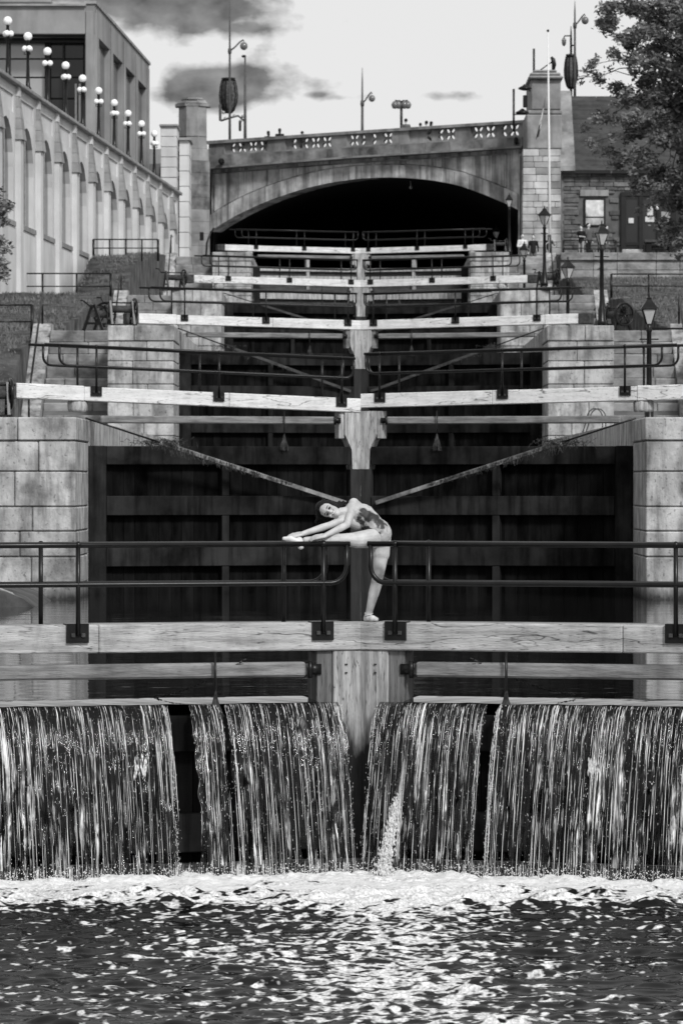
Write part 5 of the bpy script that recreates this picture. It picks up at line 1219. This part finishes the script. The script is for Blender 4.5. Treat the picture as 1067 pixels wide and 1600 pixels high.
def fuse(mb, vox, smooth=4, name='body'):
    me = mb.mesh('tmp'); o = bpy.data.objects.new('tmp', me); COL.objects.link(o)
    md = o.modifiers.new('r', 'REMESH'); md.mode = 'VOXEL'; md.voxel_size = vox; md.use_smooth_shade = True
    if smooth: s = o.modifiers.new('s', 'SMOOTH'); s.iterations = smooth; s.factor = .5
    dg = bpy.context.evaluated_depsgraph_get(); ev = o.evaluated_get(dg); out = bpy.data.meshes.new_from_object(ev); out.name = name
    bpy.data.objects.remove(o); out.materials.clear(); return out
def fpart(name, mb, vox, m, parent, smooth=4):
    me = fuse(mb, vox, smooth, name); me.materials.append(m); o = part(name, me, None, parent); return o

# --- the dancer
def D(cx, cy, Y=42.78): return P(420+cx/4.104, 750+cy/4.104, Y)
da = root('person', 'dancer in patterned leotard and satin shoes stretching one leg along the handrail on the gate', 'person', tuple(D(650, 905)))
YS0 = 42.80; YR = 42.50
Bd = MB()
hipS = D(712, 392, 42.83); hipR = D(655, 375, 42.68)
knee = D(703, 600, 42.78); ank = D(641, 855, 42.80)
capsule(Bd, hipS, D(714, 470, 42.81), .106, .094); capsule(Bd, D(714, 470, 42.81), knee, .090, .057)
capsule(Bd, knee, D(692, 650, 42.81), .056, .056); capsule(Bd, D(690, 665, 42.82), D(672, 730, 42.82), .058, .053); capsule(Bd, D(672, 730, 42.82), ank, .053, .032)
capsule(Bd, ank, D(640, 885, 42.80), .033, .034)
# raised leg on the rail
kn2 = D(470, 384, 42.56); an2 = D(235, 386, 42.49)
capsule(Bd, hipR, D(565, 385, 42.62), .098, .080); capsule(Bd, D(565, 385, 42.62), kn2, .080, .060); capsule(Bd, kn2, D(400, 386, 42.54), .062, .060); capsule(Bd, D(400, 386, 42.54), an2, .058, .032)
# pelvis, torso arching to the left
pel = D(700, 345, 42.77); wst = D(648, 268, 42.76); rib = D(598, 232, 42.75); che = D(548, 200, 42.74)
capsule(Bd, pel, D(675, 375, 42.76), .125, .10); capsule(Bd, D(704, 372, 42.80), D(697, 330, 42.77), .122, .118)
capsule(Bd, pel, wst, .118, .094); capsule(Bd, wst, rib, .100, .115); capsule(Bd, rib, che, .118, .095)
shL = D(545, 150, 42.74); shR = D(490, 252, 42.70)
capsule(Bd, shL, che, .052, .085); capsule(Bd, shR, che, .052, .085); capsule(Bd, shL, D(575, 200, 42.75), .05, .09); capsule(Bd, shR, D(560, 270, 42.73), .05, .08)
nk = D(448, 206, 42.70); hd = D(385, 196, 42.66)
capsule(Bd, D(510, 203, 42.72), nk, .052, .042); capsule(Bd, nk, D(425, 200, 42.68), .042, .042)
# head frame: up axis (chin->crown) points left and slightly up; face to camera
up = (D(330, 180)-D(440, 214)); up.y = 0; up.normalize(); fwd = Vector((.05, -1, -.08)).normalized(); rt_ = up.cross(fwd).normalized(); fwd = rt_.cross(up).normalized()
HR = Matrix((rt_, -fwd, up)).transposed()   # columns: right, back, up
def hp_(x, y, z): return hd+HR @ Vector((x, y, z))   # y negative = towards camera
ellips(Bd, hp_(0, .012, .022), (.074, .092, .088), HR); ellips(Bd, hp_(0, -.016, -.028), (.060, .070, .080), HR); ellips(Bd, hp_(0, -.042, -.085), (.033, .036, .030), HR)
capsule(Bd, hp_(0, -.085, .012), hp_(0, -.100, -.022), .008, .013); ellips(Bd, hp_(0, -.080, -.056), (.026, .016, .012), HR)
for s_ in (-1, 1): ellips(Bd, hp_(s_*.074, .01, -.01), (.010, .018, .03), HR); ellips(Bd, hp_(s_*.034, -.068, -.030), (.022, .018, .022), HR)
# arms
def arm(sh, el, wr, r0=.044, r1=.036, r2=.024):
    capsule(Bd, sh, sh.lerp(el, .35), r0+.004, r0); capsule(Bd, sh.lerp(el, .35), el, r0, r1*.95); capsule(Bd, el, el.lerp(wr, .3), r1*.95, r1); capsule(Bd, el.lerp(wr, .3), wr, r1, r2)
arm(shL, D(500, 288, 42.60), D(362, 356, 42.44)); arm(shR, D(395, 288, 42.60), D(215, 345, 42.46))
def hand(wr, dr, nrm, side):
    dr = dr.normalized(); nrm = nrm.normalized(); lat = dr.cross(nrm).normalized()*side
    pc = wr+dr*.045
    for t in (-.5, -.17, .17, .5): capsule(Bd, wr+lat*t*.03, pc+dr*.038+lat*t*.066, .017, .012, 8)
    for t, l in ((-.5, .058), (-.17, .07), (.17, .074), (.5, .062)):
        b0 = pc+dr*.04+lat*t*.068; k1 = b0+(dr-nrm*.25).normalized()*l*.5; k2 = k1+(dr-nrm*.7).normalized()*l*.5
        capsule(Bd, b0, k1, .0098, .0090, 8); capsule(Bd, k1, k2, .0088, .0075, 8)
    t0 = wr+lat*.028+dr*.012; t1 = t0+(dr+lat*.9-nrm*.3).normalized()*.038; t2 = t1+(dr*.9+lat*.15-nrm*.4).normalized()*.034
    capsule(Bd, t0, t1, .014, .011, 8); capsule(Bd, t1, t2, .0105, .0085, 8)
hand(D(358, 358, 42.44), D(290, 366, 42.44)-D(358, 356, 42.44), Vector((0, -.5, 1)), 1)
hand(D(212, 346, 42.46), D(120, 362, 42.43)-D(215, 345, 42.46), Vector((0, -.5, 1)), 1)
body = fpart('body', Bd, .0062, M_SKIN2, da, 5)
# leotard
Lt = MB(); g_ = .008
capsule(Lt, pel, D(684, 366, 42.76), .125+g_, .10+g_); capsule(Lt, D(700, 350, 42.78), D(697, 330, 42.77), .121+g_, .117+g_); capsule(Lt, pel, wst, .118+g_, .098+g_); capsule(Lt, wst, rib, .100+g_, .115+g_); capsule(Lt, rib, D(572, 218, 42.745), .118+g_, .098+g_)
leo = fpart('leotard', Lt, .008, M_LEOT, da, 5)
for (a, c, d) in ((D(560, 180, 42.66), D(548, 128, 42.72), D(575, 160, 42.83)), (D(540, 235, 42.64), D(498, 238, 42.64), D(545, 245, 42.80))):
    part('strap', MB().tube([a, c, d], .006, 6), M_SKIN, leo)
# hair
Hh = MB(); ellips(Hh, hp_(0, .034, .040), (.088, .096, .096), HR); ellips(Hh, hp_(-.05, .03, -.02), (.045, .06, .085), HR); ellips(Hh, hp_(.05, .03, -.0), (.045, .06, .09), HR)
# parting: wavy locks falling downwards under gravity and over the shoulder
for k in range(40):
    a = random.uniform(-1, 1); st = hp_(random.uniform(-.08, .08), random.uniform(.0, .09), random.uniform(0, .11)); l = random.uniform(.06, .16); d = Vector((random.uniform(-.25, .05), .2, -1)).normalized()
    m1 = st+d*l*.5+Vector((random.uniform(-.02, .02), 0, 0)); capsule(Hh, st, m1, .022, .018, 6); capsule(Hh, m1, m1+d*l*.5+Vector((random.uniform(-.03, .03), 0, 0)), .018, .006, 6)
for k in range(16):
    st = hp_(-.09+random.uniform(-.01, .02), .03, random.uniform(-.05, .08)); e = D(random.uniform(440, 495), random.uniform(125, 158), 42.76); m1 = st.lerp(e, .5)+Vector((0, 0, random.uniform(0, .03))); capsule(Hh, st, m1, .026, .022, 6); capsule(Hh, m1, e, .022, .008, 6)
hair = fpart('hair', Hh, .007, M_HAIR, da, 2)
# face
M_EYE = mat('eye_dark', .02, rough=.2, bump=0); M_LIP = mat('lip', .10, rough=.5, bump=0); M_TEETH = mat('teeth', .8, rough=.3, bump=0)
for s_ in (-1, 1):
    e = MB(); ellips(e, hp_(s_*.031, -.079, .002), (.0165, .009, .0085), HR); part('eye', e, M_EYE, da)
    e = MB(); e.tube([hp_(s_*.050, -.070, .022), hp_(s_*.034, -.083, .027), hp_(s_*.016, -.086, .023)], [.002, .0038, .002], 6); part('eyebrow', e, M_HAIR, da)
e = MB(); e.tube([hp_(t*.030, -.095+abs(t)*.014, -.051+abs(t)**1.6*.014) for t in (-1, -.6, -.2, .2, .6, 1)], [.002, .006, .0075, .0075, .006, .002], 8); mo = part('mouth', e, M_LIP, da)
e = MB(); e.tube([hp_(t*.023, -.103+abs(t)*.012, -.0495+abs(t)**1.6*.010) for t in (-1, -.5, 0, .5, 1)], [.001, .0042, .0052, .0042, .001], 8); part('teeth', e, M_TEETH, mo)
# shoes
Sh = MB(); capsule(Sh, D(634, 876, 42.83), D(628, 890, 42.84), .036, .034); capsule(Sh, D(634, 882, 42.83), D(668, 890, 42.76), .036, .033); capsule(Sh, D(668, 890, 42.76), D(690, 895, 42.73), .032, .022)
fpart('pointe_shoe', Sh, .006, M_SHOE, da, 3)
Sh = MB(); capsule(Sh, D(205, 425, 42.40), D(195, 390, 42.43), .032, .038); capsule(Sh, D(200, 405, 42.42), D(140, 380, 42.42), .036, .034); capsule(Sh, D(140, 380, 42.42), D(98, 376, 42.42), .031, .019)
fpart('pointe_shoe', Sh, .006, M_SHOE, da, 3)
for t in (.0, .5, 1.0):
    p = ank.lerp(D(640, 880, 42.8), t*.7); b = MB(); b.tube([p+Vector((.037*math.cos(a), .037*math.sin(a), .012*math.sin(a+t*3))) for a in [2*math.pi*k/12 for k in range(13)]], .005, 5, cap=False); part('ribbon', b, M_SHOE, da)

# --- small people
def person(label, loc, rz, top, bottom, hair_c, pose='stand', h=1.70, group=None, upper_m=None):
    r = root('person', label, 'person', loc, group, rz); k = h/1.72
    mb = MB(); V = lambda x, y, z: Vector((x*k, y*k, z*k))
    cl = MB(); tr = MB(); sh = MB()
    for s_ in (-1, 1):
        st = .10 if pose != 'walk' else .09; fy = (.22*s_ if pose == 'walk' else 0)
        hipp, kne, an = V(s_*.09, 0, .90), V(s_*st, fy*.4-.02, .48), V(s_*st, fy+.02, .08)
        capsule(mb, hipp, kne, .078*k, .055*k); capsule(mb, kne, an, .052*k, .035*k); capsule(tr, hipp, kne, .092*k, .068*k); capsule(tr, kne, an+V(0, 0, .02), .066*k, .052*k)
        capsule(sh, V(s_*st, fy+.05, .04), V(s_*st*1.1, fy-.14, .03), .042*k, .036*k)
        so = V(s_*.185, 0, 1.40)
        if pose == 'cross': el, wr = V(s_*.25, -.04, 1.13), V(-s_*.06, -.17, 1.12)
        elif pose == 'hold': el, wr = V(s_*.26, .03, 1.12), V(s_*.12, -.26, 1.15)
        elif pose == 'camera': el, wr = V(s_*.28, -.05, 1.22), V(s_*.08, -.22, 1.42)
        elif pose == 'hip': el, wr = V(s_*.34, .05, 1.14), V(s_*.17, -.02, .98)
        else: el, wr = V(s_*.24, .02, 1.12), V(s_*.25, -.06, .87)
        capsule(mb, so, el, .045*k, .036*k); capsule(mb, el, wr, .034*k, .025*k)
        dd = (wr-el).normalized(); la = dd.cross(Vector((0, 1, 0))); la = la.normalized() if la.length > .1 else Vector((1, 0, 0))
        capsule(mb, wr, wr+dd*.06*k, .028*k, .03*k)
        for t in (-.5, -.17, .17, .5): capsule(mb, wr+dd*.06*k+la*t*.05*k, wr+dd*.14*k+la*t*.06*k, .011*k, .009*k, 6)
        capsule(mb, wr+dd*.03*k+la*.03*k, wr+dd*.08*k+la*.055*k, .012*k, .01*k, 6)
        capsule(cl, so, el, .060*k, .050*k)
        if upper_m: capsule(cl, el, wr, .048*k, .038*k)
    capsule(mb, V(0, 0, .93), V(0, 0, 1.12), .13*k, .115*k); capsule(mb, V(0, 0, 1.12), V(0, 0, 1.34), .12*k, .13*k); capsule(mb, V(-.12, 0, 1.38), V(.12, 0, 1.38), .07*k, .07*k)
    capsule(mb, V(0, 0, 1.42), V(0, -.01, 1.54), .055*k, .05*k); ellips(mb, V(0, -.01, 1.63), (.078*k, .095*k, .115*k)); capsule(mb, V(0, -.10, 1.64), V(0, -.12, 1.60), .01*k, .014*k, 6)
    for s_ in (-1, 1): ellips(mb, V(s_*.08, 0, 1.62), (.012*k, .02*k, .03*k))
    capsule(cl, V(0, 0, .92), V(0, 0, 1.12), .155*k, .14*k); capsule(cl, V(0, 0, 1.12), V(0, 0, 1.33), .145*k, .15*k); capsule(cl, V(-.13, 0, 1.38), V(.13, 0, 1.38), .082*k, .082*k)
    capsule(tr, V(0, 0, .90), V(0, 0, .98), .135*k, .14*k)
    def fp_(nm, m_, mat_): me = fuse(m_, .018*k, 2, nm); me.materials.append(mat_); o = bpy.data.objects.new(nm, me); COL.objects.link(o); o.parent = r
    fp_('body', mb, M_SKIN); fp_('shirt', cl, top); fp_('trousers', tr, bottom); fp_('shoes', sh, M_BLACKC)
    hh = MB(); ellips(hh, V(0, .02, 1.665), (.09*k, .102*k, .10*k)); 
    if hair_c: ellips(hh, V(0, .06, 1.56), (.075*k, .05*k, .12*k))
    fp_('hair', hh, M_HAIR)
    for s_ in (-1, 1):
        e = MB().ball(V(s_*.03, -.098, 1.64), .009*k, 6, 5); o = bpy.data.objects.new('eye', e.mesh('eye', M_EYE)); COL.objects.link(o); o.parent = r
    o = bpy.data.objects.new('mouth', MB().tube([V(-.025, -.1, 1.58), V(0, -.108, 1.575), V(.025, -.1, 1.58)], .005*k, 5).mesh('mouth', M_LIP)); COL.objects.link(o); o.parent = r
    return r
def gp(px, Y, z): return ((px-VX)*Y/F, Y, z)
zt5 = 14.30
pA = person('person in white shirt and dark trousers with folded arms by the arch', gp(816, 222.5, zt5+.02), .3, M_WHITEC, M_GREYC, False, 'cross', 1.74, upper_m=True)
pB = person('person in black jacket and grey trousers between the white shirt and the tower', gp(833, 222, zt5+.02), -.1, M_BLACKC, M_GREYC, True, 'stand', 1.66, upper_m=True)
pC = person('person in dark top and pale trousers raising both hands by the flagpole', gp(858, 221.8, zt5+.02), .5, M_BLACKC, M_LIGHTC, True, 'camera', 1.66)
pD = person('stocky person in black t-shirt and pale trousers outside the stone house', gp(908, 223.6, 14.95), -.5, M_BLACKC, M_LIGHTC, False, 'hold', 1.58)
pE = person('person in dark cap and clothes beside the stocky one in black', gp(919, 224, 14.95), .9, M_GREYC, M_BLACKC, False, 'stand', 1.72, upper_m=True)
pF = person('person in dark clothes half hidden behind the thick lantern post', gp(947, 223.8, 14.95), 1.2, M_GREYC, M_GREYC, False, 'stand', 1.60, upper_m=True)
def bridge_person(src, px, topy, lb, rz):
    Y = 235/(1+BK*(px-VX)/F)+1.5; ztop = P(px, topy, Y).z; sc_ = 1.0; p = dup(src, gp(px, Y, ztop-1.70), rz+2.9, lb); p['group'] = 'people looking over the bridge parapet'
bridge_person(pB, 419, 203.5, 'leftmost person at the bridge parapet, left of two close heads', .8)
bridge_person(pB, 437, 199.5, 'person with broad shoulders right of the leftmost head on the bridge', .2)
bridge_person(pD, 472.5, 201.5, 'lone person looking over the bridge parapet left of the crown lamp', -.6)
bridge_person(pE, 634, 186, 'person on the bridge just right of the cluster lamp', .4)
bridge_person(pD, 657, 188.5, 'person on the bridge at the left of a huddled group of three', -.3)
bridge_person(pE, 666, 189.5, 'person in the middle of the huddled group on the bridge', .5)
bridge_person(pB, 674, 188.5, 'person at the right of the huddled group on the bridge', -.5)
o = part('backpack', MB().box(P(916, 0, 222.8).x, 222.8, 14.95, P(927, 0, 222.8).x, 223.2, 15.35, bv=.08), M_BLACKC); tag(o, 'black bag on the terrace at the feet of the group', 'bag')
